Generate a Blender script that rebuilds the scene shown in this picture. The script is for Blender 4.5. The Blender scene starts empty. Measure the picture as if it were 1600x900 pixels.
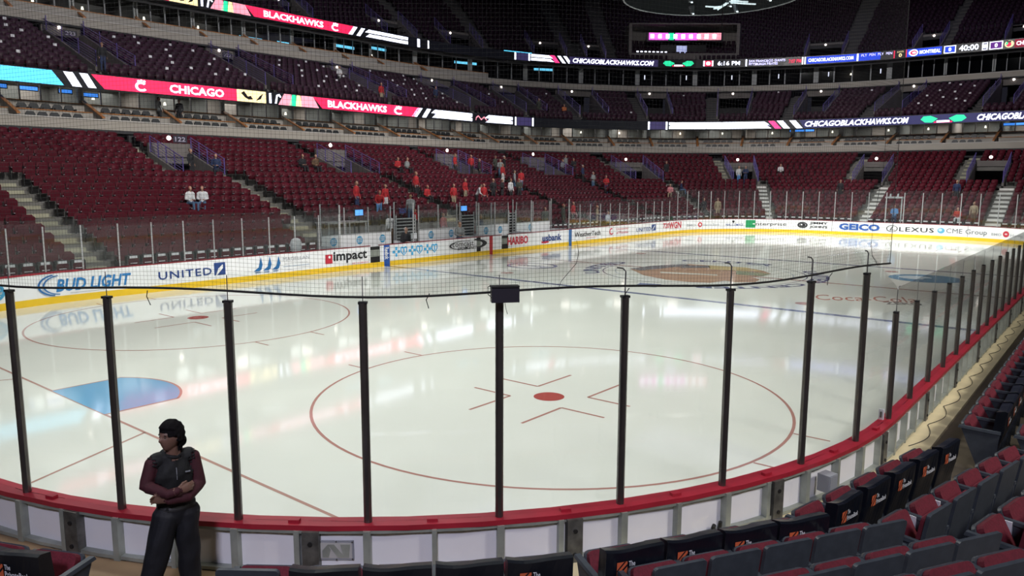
import bpy, bmesh, math, random
import numpy as np
from mathutils import Vector, Matrix
random.seed(7)
SC = bpy.context.scene
COL = SC.collection

# ------------------------------------------------------------------ camera
CX, CY, CZ, YAW, PIT, ROL, FPX = 15.3476577, -2.3217619, 4.2477405, -0.6838627, -0.1418964, 0.0034892, 1189.25
fw = Vector((math.sin(YAW)*math.cos(PIT), math.cos(YAW)*math.cos(PIT), math.sin(PIT)))
rt = Vector((math.cos(YAW), -math.sin(YAW), 0)); up = rt.cross(fw)
r2 = rt*math.cos(ROL)+up*math.sin(ROL); u2 = -rt*math.sin(ROL)+up*math.cos(ROL)
cd = bpy.data.cameras.new('camera'); cam = bpy.data.objects.new('camera', cd); COL.objects.link(cam)
cam.matrix_world = Matrix(((r2.x, u2.x, -fw.x, CX), (r2.y, u2.y, -fw.y, CY), (r2.z, u2.z, -fw.z, CZ), (0, 0, 0, 1)))
cd.sensor_width = 36; cd.lens = FPX*36/1600; cd.clip_start = .05; cd.clip_end = 400
SC.camera = cam

# ------------------------------------------------------------------ world, lights, exposure
SC.view_settings.view_transform = 'Standard'; SC.view_settings.look = 'None'
SC.view_settings.gamma = 1; SC.view_settings.use_curve_mapping = False
SC.view_settings.exposure = 0.0
wd = bpy.data.worlds.new('hall_air'); SC.world = wd; wd.use_nodes = True
wd.node_tree.nodes['Background'].inputs[0].default_value = (.55, .55, .8, 1)
wd.node_tree.nodes['Background'].inputs[1].default_value = .02
try:
    SC.cycles.max_bounces = 7; SC.cycles.diffuse_bounces = 3; SC.cycles.glossy_bounces = 3
    SC.cycles.transmission_bounces = 4; SC.cycles.transparent_max_bounces = 24
    SC.cycles.use_denoising = True; SC.cycles.sample_clamp_indirect = 6
    SC.cycles.caustics_reflective = False; SC.cycles.caustics_refractive = False
except Exception: pass

def area(name, loc, size, power, col, spread=180, rot=(0, 0, 0)):
    l = bpy.data.lights.new(name, 'AREA'); l.shape = 'RECTANGLE'; l.size, l.size_y = size
    l.energy = power; l.color = col; l.spread = math.radians(spread)
    o = bpy.data.objects.new(name, l); COL.objects.link(o); o.location = loc; o.rotation_euler = rot
    return o
# the rink floodlights on the catwalk: narrow beams that stay on the ice
def aim(o, target):
    d = Vector(target)-o.location; o.rotation_euler = d.to_track_quat('-Z', 'Y').to_euler()
for sx in (-1, 1):
    for ly in (4, 15, 26, 37, 48, 57):
        aim(area('rink_floodlight', (sx*12, ly, 24), (2.5, 2.5), 730 if ly < 10 else (560 if ly < 40 else 600), (.98, 1.0, .93), 84), (-sx*3.5, ly, 0))
for lx, ly, ty in ((-6, 36, 56), (6, 36, 56)):
    aim(area('rink_floodlight', (lx, ly, 24), (2.5, 2.5), 310, (.97, 1.0, .93), 42), (lx*.8, ty, 0))
# dim house lights high over the stands
for p, sz, e in (((-32, 30, 31), (10, 60), 900), ((0, 88, 31), (70, 10), 900)):
    area('house_light', p, sz, e, (.62, .60, 1.0), 170)
# unseen wash lights added to brighten the far side, the far end and the near corner
for p, t, e, c in (((6, 12, 26), (-30, 16, 7), 1700, (1, .96, .92)), ((6, 34, 26), (-30, 42, 7), 1700, (1, .96, .92)), ((0, 30, 27), (-8, 80, 8), 2100, (1, .96, .94)),
                   ((22, -12, 17), (9.5, 2.0, .8), 430, (.82, .80, 1.0)), ((27, 6, 15), (13.4, 12, .8), 480, (.98, .92, .84))):
    aim(area('fill_wash', p, (2.5, 2.5), e, c, 75), t)

# ------------------------------------------------------------------ rink and bowl geometry
HW, RL, CR = 12.954, 60.96, 8.534
ARC = CR*math.pi/2
SEG = [RL-2*CR, ARC, 2*HW-2*CR, ARC, RL-2*CR, ARC, 2*HW-2*CR, ARC]
PER = sum(SEG)
def board(q, off=0.0, z=0.0):
    t = (q-CR) % PER; k = 0
    while k < 7 and t > SEG[k]: t -= SEG[k]; k += 1
    a, b = HW-CR, RL-CR
    if k == 0: p = (-HW, CR+t); n = (-1, 0)
    elif k == 1: A = math.pi-t/CR; n = (math.cos(A), math.sin(A)); p = (-a+CR*n[0], b+CR*n[1])
    elif k == 2: p = (-a+t, RL); n = (0, 1)
    elif k == 3: A = math.pi/2-t/CR; n = (math.cos(A), math.sin(A)); p = (a+CR*n[0], b+CR*n[1])
    elif k == 4: p = (HW, b-t); n = (1, 0)
    elif k == 5: A = -t/CR; n = (math.cos(A), math.sin(A)); p = (a+CR*n[0], CR+CR*n[1])
    elif k == 6: p = (a-t, 0); n = (0, -1)
    else: A = -math.pi/2-t/CR; n = (math.cos(A), math.sin(A)); p = (-a+CR*n[0], CR+CR*n[1])
    return (p[0]+n[0]*off, p[1]+n[1]*off, z)
Q_RIGHT = CR+SEG[0]+SEG[1]+SEG[2]+SEG[3]          # q where the right side begins (far end)
def q_side(y): return Q_RIGHT+(RL-CR-y)            # right (near) side at y
def q_ang(deg): return Q_RIGHT+SEG[4]+(-math.radians(deg))*CR   # near right corner at angle
def bowl(s, d, z=0.0):
    t = min(max(d/19.0, 0), 1)
    xc, yc = -4.42-.58*t, 52.43-1.43*t
    e = .816*d if d < 19 else 15.5+(d-19)*1.33
    rx, ry = HW+d+xc, RL+e-yc
    if s <= 44: x, y = -(HW+d), s
    elif s <= 52: x, y = -(HW+d), 44+(yc-44)*(s-44)/8
    elif s <= 88:
        A = math.pi-(s-52)/36*math.pi/2; x, y = xc+rx*math.cos(A), yc+ry*math.sin(A)
    elif s <= 94: x, y = xc+(1-xc)*(s-88)/6, RL+e
    else: x, y = s-93, RL+e
    return (x, y, z)
S0, S1 = -8.0, 125.0
def srange(a, b, step=1.2):
    n = max(1, int(math.ceil((b-a)/step)))
    pts = [a+(b-a)*i/n for i in range(n+1)]
    for k in (44, 52, 88, 94):
        if a < k < b: pts.append(k)
    return sorted(set(round(p, 4) for p in pts))
def inward(s, d):
    a = bowl(s, d); b = bowl(s, d+.5)
    return math.atan2(a[1]-b[1], a[0]-b[0])        # heading towards the ice

# ------------------------------------------------------------------ materials
MATS = {}
def mat(name, col, rough=.6, metal=0.0, var=0.0, scale=6.0, emit=0.0, spec=.5, bump=0.0):
    if name in MATS: return MATS[name]
    m = bpy.data.materials.new(name); m.use_nodes = True; nt = m.node_tree
    b = nt.nodes['Principled BSDF']
    b.inputs['Base Color'].default_value = (*col, 1); b.inputs['Roughness'].default_value = rough
    b.inputs['Metallic'].default_value = metal; b.inputs['Specular IOR Level'].default_value = spec
    if emit:
        b.inputs['Emission Color'].default_value = (*col, 1); b.inputs['Emission Strength'].default_value = emit
    if var or bump:
        tc = nt.nodes.new('ShaderNodeTexCoord'); nz = nt.nodes.new('ShaderNodeTexNoise')
        nz.inputs['Scale'].default_value = scale; nz.inputs['Detail'].default_value = 4
        nt.links.new(tc.outputs['Object'], nz.inputs['Vector'])
        if var:
            rp = nt.nodes.new('ShaderNodeValToRGB')
            rp.color_ramp.elements[0].position = .3; rp.color_ramp.elements[1].position = .7
            rp.color_ramp.elements[0].color = tuple(c*(1-var) for c in col)+(1,)
            rp.color_ramp.elements[1].color = tuple(min(1, c*(1+var)) for c in col)+(1,)
            nt.links.new(nz.outputs['Fac'], rp.inputs['Fac']); nt.links.new(rp.outputs['Color'], b.inputs['Base Color'])
        if bump:
            bp = nt.nodes.new('ShaderNodeBump'); bp.inputs['Strength'].default_value = bump; bp.inputs['Distance'].default_value = .01
            nt.links.new(nz.outputs['Fac'], bp.inputs['Height']); nt.links.new(bp.outputs['Normal'], b.inputs['Normal'])
    MATS[name] = m
    return m
def glassmat(name, tint=(.93, .95, .95), refl=.07, haze=0.0):
    m = bpy.data.materials.new(name); m.use_nodes = True; nt = m.node_tree
    for n in list(nt.nodes): nt.nodes.remove(n)
    out = nt.nodes.new('ShaderNodeOutputMaterial'); mx = nt.nodes.new('ShaderNodeMixShader')
    tr = nt.nodes.new('ShaderNodeBsdfTransparent'); gl = nt.nodes.new('ShaderNodeBsdfGlossy')
    lw = nt.nodes.new('ShaderNodeLayerWeight'); lw.inputs['Blend'].default_value = .5
    pw = nt.nodes.new('ShaderNodeMath'); pw.operation = 'POWER'; pw.inputs[1].default_value = 5
    ma = nt.nodes.new('ShaderNodeMath'); ma.operation = 'MULTIPLY_ADD'; ma.inputs[1].default_value = .6; ma.inputs[2].default_value = .035
    tr.inputs[0].default_value = (*tint, 1); gl.inputs['Roughness'].default_value = .03
    gl.inputs['Color'].default_value = (.8, .8, .8, 1)
    nt.links.new(lw.outputs['Facing'], pw.inputs[0]); nt.links.new(pw.outputs[0], ma.inputs[0])
    nt.links.new(ma.outputs[0], mx.inputs[0]); nt.links.new(tr.outputs[0], mx.inputs[1]); nt.links.new(gl.outputs[0], mx.inputs[2])
    sh = mx
    if haze:
        df = nt.nodes.new('ShaderNodeBsdfDiffuse'); df.inputs[0].default_value = (.8, .82, .85, 1)
        m2 = nt.nodes.new('ShaderNodeMixShader'); m2.inputs[0].default_value = haze
        nt.links.new(mx.outputs[0], m2.inputs[1]); nt.links.new(df.outputs[0], m2.inputs[2]); sh = m2
    nt.links.new(sh.outputs[0], out.inputs[0])
    return m
def led(name, col, e=2.2): return mat('led_'+name, col, .5, emit=e)

ICE = mat('ice', (.79, .81, .76), .065, var=.035, scale=.35, spec=.5)
def paint(name, col): return mat('ice_paint_'+name, col, .09)
P_RED = paint('red', (.46, .24, .21)); P_BLUE = paint('blue', (.14, .17, .29)); P_CREASE = paint('crease', (.18, .42, .66))
P_SPOT = paint('spot', (.42, .09, .08)); P_THIN = paint('thin_red', (.48, .29, .25))
WHITE_PANEL = mat('white_board_panel', (.88, .89, .92), .35, var=.04, scale=1.5)
KICK = mat('yellow_kickplate', (.85, .55, .02), .4, var=.06, scale=2)
CAP = mat('red_cap_rail', (.38, .020, .038), .35, var=.12, scale=3)
CAPDK = mat('red_cap_strip', (.22, .01, .02), .4)
ALU = mat('aluminium_frame', (.34, .37, .33), .45, .3, var=.2, scale=5)
DKSTEEL = mat('dark_stained_steel', (.13, .13, .12), .5, .5, var=.4, scale=9)
POST = mat('dark_glass_stanchion', (.13, .12, .115), .30, .75, var=.1)
POSTF = mat('pale_metal_stanchion', (.52, .53, .55), .35, .4)
GLASS = glassmat('rink_glass', (.975, .985, .98)); GLASSF = glassmat('far_rink_glass', (.90, .92, .92), haze=.010)
SUITEGLASS = glassmat('suite_window_glass', (.75, .8, .82))
PLASTIC = mat('slate_grey_seat_plastic', (.05, .06, .075), .42, var=.15, scale=12)
MAROON = mat('maroon_seat_fabric', (.13, .009, .022), .8, var=.2, scale=40, bump=.3)
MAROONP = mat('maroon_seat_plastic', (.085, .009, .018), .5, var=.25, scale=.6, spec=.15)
MAROONT = mat('top_shade_seat_plastic', (.020, .007, .018), .6, var=.25, scale=.6, spec=.2)  # shade of the top stand put into the maroon
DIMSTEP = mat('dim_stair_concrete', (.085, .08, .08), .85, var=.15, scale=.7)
MAROONU = mat('mid_shade_seat_plastic', (.034, .008, .022), .6, var=.25, scale=.6)  # maroon darkened to carry the shade of the middle stand
SEATRIM = mat('seat_rim_glint', (.34, .28, .32), .25, .3)  # pale tone puts the glints along the seat rows into the colour
DARKSEAT = mat('black_club_chair_vinyl', (.018, .022, .026), .5)
COVER = mat('black_glossy_seat_cover', (.006, .008, .014), .28, bump=.4, scale=7, spec=.6)
COVTXT = mat('seat_cover_white_print', (.8, .84, .9), .6)
COVORG = mat('seat_cover_orange_print', (.62, .13, .05), .6)
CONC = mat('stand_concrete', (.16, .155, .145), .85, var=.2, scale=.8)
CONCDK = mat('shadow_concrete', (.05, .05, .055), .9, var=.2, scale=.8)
AISLE = mat('aisle_concrete', (.34, .33, .25), .8, var=.15, scale=1.5)
AISLEW = mat('painted_pale_steps', (.72, .71, .69), .8, var=.12, scale=1.5)
VOMW = mat('vomitory_plaster', (.17, .155, .15), .85, var=.15, scale=.7)
FASCIA = mat('beige_balcony_fascia', (.40, .37, .33), .7, var=.08, scale=.5)
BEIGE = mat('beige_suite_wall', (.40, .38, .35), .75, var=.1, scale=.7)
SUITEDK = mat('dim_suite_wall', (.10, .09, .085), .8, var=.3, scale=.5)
WOOD = mat('orange_wood_rail', (.42, .17, .05), .4, var=.15, scale=3)
MULL = mat('window_mullion', (.36, .38, .42), .5)
NAVY = mat('dark_ribbon_housing', (.012, .014, .022), .35)
RAILP = mat('violet_grey_railing', (.17, .13, .42), .4, .3)
BLACK = mat('matte_black', (.008, .008, .009), .6)
DECK = mat('plywood_deck', (.30, .20, .11), .7, var=.25, scale=1.2)
DECKDK = mat('brown_deck_floor', (.13, .10, .07), .75, var=.3, scale=.9)
CREAM = mat('cream_kerb', (.74, .64, .40), .7, var=.1, scale=2)
NET = mat('netting_twine', (.03, .03, .03), .8)
ROPE = mat('black_rope', (.010, .010, .010), .7)
CABLE = mat('thin_cable', (.02, .02, .02), .6)
GREYBOX = mat('grey_enamel_box', (.33, .35, .39), .45, .1)
PAPER = mat('white_paper_and_glint', (.75, .77, .82), .6)

# ------------------------------------------------------------------ mesh building
class MB:
    def __init__(s): s.v = []; s.f = []; s.m = []
    def add(s, vs, fs, mi=0):
        b = len(s.v); s.v += [tuple(p) for p in vs]
        for f in fs: s.f.append(tuple(b+i for i in f)); s.m.append(mi)
        return s
    def hexa(s, p, mi=0):      # 8 points: bottom ring 0-3, top ring 4-7
        return s.add(p, [(3, 2, 1, 0), (4, 5, 6, 7), (0, 1, 5, 4), (1, 2, 6, 5), (2, 3, 7, 6), (3, 0, 4, 7)], mi)
    def box(s, x0, x1, y0, y1, z0, z1, mi=0):
        return s.hexa([(x0, y0, z0), (x1, y0, z0), (x1, y1, z0), (x0, y1, z0), (x0, y0, z1), (x1, y0, z1), (x1, y1, z1), (x0, y1, z1)], mi)
    def tube(s, pts, r, n=8, mi=0, cap=True):
        pts = [Vector(p) for p in pts]; b = len(s.v); rs = r if isinstance(r, (list, tuple)) else [r]*len(pts)
        ref = Vector((0, 0, 1))
        for i, p in enumerate(pts):
            t = (pts[min(i+1, len(pts)-1)]-pts[max(i-1, 0)]).normalized()
            u = t.cross(ref)
            if u.length < .05: u = t.cross(Vector((1, 0, 0)))
            u.normalize(); w = t.cross(u)
            for k in range(n):
                a = 2*math.pi*(k+.5)/n
                s.v.append(tuple(p+u*(math.cos(a)*rs[i])+w*(math.sin(a)*rs[i])))
        for i in range(len(pts)-1):
            for k in range(n):
                s.f.append((b+i*n+k, b+i*n+(k+1) % n, b+(i+1)*n+(k+1) % n, b+(i+1)*n+k)); s.m.append(mi)
        if cap:
            s.f.append(tuple(b+k for k in range(n))[::-1]); s.m.append(mi)
            s.f.append(tuple(b+(len(pts)-1)*n+k for k in range(n))); s.m.append(mi)
        return s
    def sweep(s, rings, closed=True, caps=True, mi=0):
        """rings: list of lists of points (a cross-section each)"""
        b = len(s.v); n = len(rings[0])
        for r in rings: s.v += [tuple(p) for p in r]
        for i in range(len(rings)-1):
            for k in range(n if closed else n-1):
                s.f.append((b+i*n+k, b+i*n+(k+1) % n, b+(i+1)*n+(k+1) % n, b+(i+1)*n+k)); s.m.append(mi)
        if caps and closed:
            s.f.append(tuple(b+k for k in range(n))[::-1]); s.m.append(mi)
            s.f.append(tuple(b+(len(rings)-1)*n+k for k in range(n))); s.m.append(mi)
        return s
    def prism(s, poly, h0, h1, fn=None, mi=0):
        """2-D polygon (u,v) extruded from h0 to h1; fn(u,v,h)->xyz"""
        fn = fn or (lambda u, v, h: (u, v, h)); n = len(poly)
        s.add([fn(u, v, h0) for u, v in poly]+[fn(u, v, h1) for u, v in poly],
              [tuple(range(n))[::-1], tuple(range(n, 2*n))]+[(i, (i+1) % n, n+(i+1) % n, n+i) for i in range(n)], mi)
        return s
    def mesh(s, name, mats):
        me = bpy.data.meshes.new(name); me.from_pydata(s.v, [], s.f)
        for m in mats: me.materials.append(m)
        if any(s.m): me.polygons.foreach_set('material_index', s.m)
        me.validate(); me.update(); return me
def link(name, me, parent=None, loc=None, rz=None):
    o = bpy.data.objects.new(name, me); COL.objects.link(o)
    if parent is not None: o.parent = parent
    if loc is not None: o.location = loc
    if rz is not None: o.rotation_euler = (0, 0, rz)
    return o
def obj(name, mb, mats, parent=None, label=None, smooth=False):
    if not isinstance(mats, (list, tuple)): mats = [mats]
    me = mb.mesh(name, mats)
    if smooth: me.polygons.foreach_set('use_smooth', [True]*len(me.polygons))
    o = link(name, me, parent)
    if label: o['label'] = label
    return o
def tag(o, label, cat, group=None, kind=None):
    o['label'] = label; o['category'] = cat
    if group: o['group'] = group
    if kind: o['kind'] = kind
    return o
def thing(name, label, cat, loc=(0, 0, 0), rz=0, group=None):
    o = bpy.data.objects.new(name, None); COL.objects.link(o); o.location = loc; o.rotation_euler = (0, 0, rz)
    o.empty_display_size = .1
    return tag(o, label, cat, group)
def struct(name, mb, mats, parent=None, label=None):
    o = obj(name, mb, mats, parent, label)
    if parent is None: o['kind'] = 'structure'
    return o
def copy_tree(o, parent=None):
    c = o.copy(); COL.objects.link(c); c.parent = parent
    for ch in o.children: copy_tree(ch, c)
    return c
ORD = ['first', 'second', 'third', 'fourth', 'fifth', 'sixth', 'seventh', 'eighth', 'ninth', 'tenth', 'eleventh', 'twelfth', 'thirteenth',
       'fourteenth', 'fifteenth', 'sixteenth', 'seventeenth', 'eighteenth', 'nineteenth', 'twentieth']
def ordn(i):
    if i < 20: return ORD[i]
    tens = ['', '', 'twenty', 'thirty', 'forty', 'fifty', 'sixty', 'seventy', 'eighty', 'ninety'][(i+1)//10]
    if (i+1) % 10 == 0: return tens[:-1]+'ieth'
    return tens+'-'+ORD[(i+1) % 10-1]

# ------------------------------------------------------------------ lettering and flat marks
_txt = {}
def text_mesh(s, bold=.0, shear=0.0, space=1.0):
    k = (s, bold, shear, space)
    if k in _txt: return _txt[k]
    c = bpy.data.curves.new('lettering', 'FONT'); c.body = s; c.offset = bold; c.shear = shear; c.resolution_u = 2
    c.space_character = space; c.align_x = 'LEFT'
    o = bpy.data.objects.new('lettering', c); COL.objects.link(o)
    bpy.context.view_layer.update()
    dg = bpy.context.evaluated_depsgraph_get()
    me = bpy.data.meshes.new_from_object(o.evaluated_get(dg))
    vs = [(v.co.x, v.co.y) for v in me.vertices]; fs = [tuple(p.vertices) for p in me.polygons]
    bpy.data.objects.remove(o); bpy.data.meshes.remove(me); bpy.data.curves.remove(c)
    xs = [v[0] for v in vs]; ys = [v[1] for v in vs]
    x0, x1, y0, y1 = min(xs), max(xs), min(ys), max(ys)
    vs = [((x-x0)/(x1-x0), (y-y0)/(y1-y0)) for x, y in vs]
    _txt[k] = (vs, fs, (x1-x0)/(y1-y0)); return _txt[k]
def letters(name, s, fn, m, parent, bold=.0, shear=0.0, space=1.0, label=None):
    vs, fs, _ = text_mesh(s, bold, shear, space)
    mb = MB().add([fn(u, v) for u, v in vs], fs)
    return obj(name, mb, m, parent, label)
def polys(name, plist, fn, mats, parent, label=None):
    """plist: [(polygon in unit coordinates, material index)]"""
    mb = MB()
    for i, (pl, mi) in enumerate(plist):
        mb.add([fn(u, v, i) for u, v in pl], [tuple(range(len(pl)))], mi)
    return obj(name, mb, mats, parent, label)
def ell(cx, cy, rx, ry, n=20, a0=0, a1=360):
    return [(cx+rx*math.cos(math.radians(a0+(a1-a0)*i/n)), cy+ry*math.sin(math.radians(a0+(a1-a0)*i/n))) for i in range(n if a1-a0 == 360 else n+1)]
def ringquads(cx, cy, rx, ry, w, n=28, a0=0, a1=360):
    out = []
    for i in range(n):
        a, b = math.radians(a0+(a1-a0)*i/n), math.radians(a0+(a1-a0)*(i+1)/n)
        out.append([(cx+rx*math.cos(a), cy+ry*math.sin(a)), (cx+rx*math.cos(b), cy+ry*math.sin(b)),
                    (cx+(rx-w)*math.cos(b), cy+(ry-w*ry/rx)*math.sin(b)), (cx+(rx-w)*math.cos(a), cy+(ry-w*ry/rx)*math.sin(a))])
    return out
def rect(a, b, c, d): return [(a, c), (b, c), (b, d), (a, d)]

# ================================================================== ICE AND ITS MARKINGS
N = 160
ringp = [board(CR+PER*i/N, .02, 0) for i in range(N)]
ice = struct('floor', MB().add([(p[0], p[1], -.04) for p in ringp]+[(p[0], p[1], 0) for p in ringp],
             [tuple(range(N))]+[tuple(range(N, 2*N))[::-1]]+[(i, N+i, N+(i+1) % N, (i+1) % N) for i in range(N)]), ICE,
             label='pale skating ice with painted hockey markings')
ZP = .002
def iceline(name, p, q, w, m, z=ZP):
    p, q = Vector(p), Vector(q); t = (q-p).normalized(); n = Vector((-t.y, t.x))*(w/2)
    return obj(name, MB().add([(*(p-n), z), (*(q-n), z), (*(q+n), z), (*(p+n), z)], [(0, 1, 2, 3)]), m, ice)
def icering(name, c, r, w, m, z=ZP, n=96):
    mb = MB()
    for i in range(n):
        a, b = 2*math.pi*i/n, 2*math.pi*(i+1)/n
        mb.add([(c[0]+(r+w/2)*math.cos(a), c[1]+(r+w/2)*math.sin(a), z), (c[0]+(r+w/2)*math.cos(b), c[1]+(r+w/2)*math.sin(b), z),
                (c[0]+(r-w/2)*math.cos(b), c[1]+(r-w/2)*math.sin(b), z), (c[0]+(r-w/2)*math.cos(a), c[1]+(r-w/2)*math.sin(a), z)], [(0, 1, 2, 3)])
    return obj(name, mb, m, ice)
def icedisc(name, c, r, m, z=ZP):
    return obj(name, MB().add([(c[0]+r*math.cos(2*math.pi*i/32), c[1]+r*math.sin(2*math.pi*i/32), z) for i in range(32)], [tuple(range(32))]), m, ice)
def iw(y):   # half width of the ice at y
    if y < CR: return HW-CR+math.sqrt(CR**2-(CR-y)**2)
    if y > RL-CR: return HW-CR+math.sqrt(max(0, CR**2-(y-RL+CR)**2))
    return HW
for y in (3.353, RL-3.353): iceline('goal_line', (-iw(y), y), (iw(y), y), .055, P_THIN)
for y in (22.7, RL-22.7): iceline('blue_line', (-HW, y), (HW, y), .305, P_BLUE)
iceline('centre_line', (-HW, RL/2), (HW, RL/2), .2, P_RED)
for sx in (-1, 1):
    for cy, ys in ((9.449, 1), (RL-9.449, -1)):
        c = (sx*6.706, cy)
        icering('faceoff_circle', c, 4.55, .055, P_RED); icedisc('faceoff_spot', c, .305, P_SPOT)
        mb = MB()
        for ax in (-1, 1):
            for ay in (-1, 1):
                x, y = c[0]+ax*.62, c[1]+ay*.45
                for (x1, y1) in ((x+ax*.95, y), (x, y+ay*1.2)):
                    t = Vector((x1-x, y1-y)).normalized(); n = Vector((-t.y, t.x))*.03
                    mb.add([(x-n.x, y-n.y, ZP), (x1-n.x, y1-n.y, ZP), (x1+n.x, y1+n.y, ZP), (x+n.x, y+n.y, ZP)], [(0, 1, 2, 3)])
        obj('faceoff_hash_mark', mb, P_RED, ice)
        mb = MB()
        for hx in (-1, 1):
            for hy in (-.87, .87):
                x0 = c[0]+hx*4.5
                mb.add([(x0, c[1]+hy-.025, ZP), (x0+hx*.6, c[1]+hy-.025, ZP), (x0+hx*.6, c[1]+hy+.025, ZP), (x0, c[1]+hy+.025, ZP)], [(0, 1, 2, 3)])
        obj('circle_hash_mark', mb, P_RED, ice)
        icedisc('neutral_spot', (sx*6.706, 24.38 if ys > 0 else RL-24.38), .305, P_RED)
for gy, s in ((3.353, 1), (RL-3.353, -1)):
    arc = [(1.22, gy), (1.22, gy+s*1.37)]
    a0 = math.atan2(1.37, 1.22)
    arc += [(1.829*math.cos(a0+(math.pi-2*a0)*i/16), gy+s*1.829*math.sin(a0+(math.pi-2*a0)*i/16)) for i in range(17)]
    arc += [(-1.22, gy+s*1.37), (-1.22, gy)]
    obj('goal_crease', MB().add([(x, y, ZP*1.5) for x, y in arc], [tuple(range(len(arc)))]), P_CREASE, ice, label='sky blue goal crease')
    mb = MB()
    for a, b in zip(arc[:-1], arc[1:]):
        t = Vector((b[0]-a[0], b[1]-a[1]))
        if t.length < 1e-4: continue
        n = Vector((-t.y, t.x)).normalized()*.025
        mb.add([(a[0]-n.x, a[1]-n.y, ZP*2), (b[0]-n.x, b[1]-n.y, ZP*2), (b[0]+n.x, b[1]+n.y, ZP*2), (a[0]+n.x, a[1]+n.y, ZP*2)], [(0, 1, 2, 3)])
    obj('crease_outline', mb, P_THIN, ice)
    for sx in (-1, 1): iceline('trapezoid_line', (sx*2.75, gy), (sx*4.27, 0 if s > 0 else RL), .05, P_THIN)
# centre circle with the round wordmark and the head emblem
icering('centre_circle', (0, RL/2), 4.57, .05, P_BLUE)
icering('wordmark_ring', (0, RL/2), 4.0, .03, paint('pale_blue', (.35, .42, .55)))
P_NAVY = paint('navy', (.10, .13, .27))
def arctext(word, cdeg, r, h, wdeg, name, flip=False):
    vs, fs, _ = text_mesh(word, .03)
    def f(u, v):
        a = math.radians(cdeg+(wdeg*(u-.5))*(1 if flip else -1)); rr = r+(h*(1-v) if flip else h*v)
        return (rr*math.cos(a), RL/2+rr*math.sin(a), ZP*2)
    return obj(name, MB().add([f(u, v) for u, v in vs], fs), P_NAVY, ice)
arctext('CENTER', -41, 4.8, .6, 58, 'ice_wordmark'); arctext('UNITED', 195, 4.75, .75, 60, 'ice_wordmark')
arctext('UNITED', 20, 4.75, .75, 50, 'ice_wordmark'); arctext('CENTER', 100, 4.75, .75, 55, 'ice_wordmark')
head = [(-3.26, 29.48), (-3.1, 31.2), (-2.75, 32.13), (-2.16, 33.2), (-0.78, 33.4), (0.78, 33.69), (1.98, 32.9), (2.69, 31.98), (2.71, 30.9), (2.4, 30.4), (3.07, 29.64), (3.24, 28.7), (2.62, 28.17),
        (2.06, 28.3), (1.89, 27.28), (1.19, 26.94), (-0.02, 26.98), (-1.53, 27.72)]
obj('head_emblem', MB().add([(x, y, ZP*2) for x, y in head], [tuple(range(len(head)))]), paint('tan', (.52, .34, .24)), ice, label='tan head emblem painted at centre ice')
mb = MB()
for pl, mi in (([(-3.26, 29.48), (-3.1, 31.2), (-2.75, 32.13), (-2.16, 33.2), (-1.69, 32.67), (-2.08, 30.86), (-2.48, 29.2)], 0), ([(-1.02, 33.3), (.78, 33.69), (1.98, 32.7), (.96, 32.11), (-.19, 31.8)], 1),
               ([(.96, 32.11), (2.69, 31.98), (2.71, 30.9), (1.56, 30.69)], 2), ([(-1.56, 29.36), (.89, 30.12), (1.1, 29.75), (-1.31, 28.9)], 3), ([(-1.9, 32.6), (-.9, 33.2), (-.5, 32.4), (-1.6, 31.3)], 0)):
    mb.add([(x, y, ZP*3) for x, y in pl], [tuple(range(len(pl)))], mi)
obj('emblem_feathers', mb, [paint('char', (.24, .24, .25)), paint('ochre', (.62, .50, .26)), paint('olive', (.34, .38, .26)), paint('cream', (.74, .74, .66))], ice)
def iceflat(cx, cy, w, h, ang):
    ca, sa = math.cos(ang), math.sin(ang)
    return lambda u, v, i=0: (cx+(u-.5)*w*ca-(v-.5)*h*sa, cy+(u-.5)*w*sa+(v-.5)*h*ca, ZP*(2+.4*i))
f = iceflat(8.15, 26.7, 3.4, 1.9, math.radians(28))
letters('ice_advert_lettering', 'Coca-Cola', lambda u, v: f(u, .3+.7*v), paint('coke', (.55, .16, .12)), ice, .0, .35)
letters('ice_advert_lettering', 'ZERO', lambda u, v: f(.62+.36*u, .3*v), paint('char', (.16, .16, .17)), ice, .03)
f = iceflat(8.5, 34.8, 3.0, 3.0, math.radians(10))
polys('ice_advert_oval', [(ell(.5, .5, .5, .5), 0), (ell(.36, .55, .22, .22), 1), (ell(.66, .42, .2, .14), 0)], f, [paint('oval_blue', (.13, .32, .48)), paint('oval_pale', (.62, .72, .78))], ice)
f = iceflat(-7.6, 27.4, 2.6, 2.4, 0)
polys('ice_advert_oval', [(p, 0) for p in ringquads(.5, .5, .5, .5, .07)], f, [paint('grey_blue', (.22, .26, .42))], ice)
letters('ice_advert_lettering', 'ComEd', lambda u, v: f(.18+.64*u, .38+.25*v), paint('grey_blue', (.22, .26, .42)), ice, .02)
f = iceflat(.25, 24.95, .9, 1.0, math.radians(15))
polys('ice_advert_square', [(rect(0, 1, 0, 1), 0), ([(.1, .1), (.9, .3), (.9, .45), (.1, .25)], 1)], f, [paint('grey_blue', (.22, .26, .42)), paint('oval_pale', (.62, .72, .78))], ice)

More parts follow.
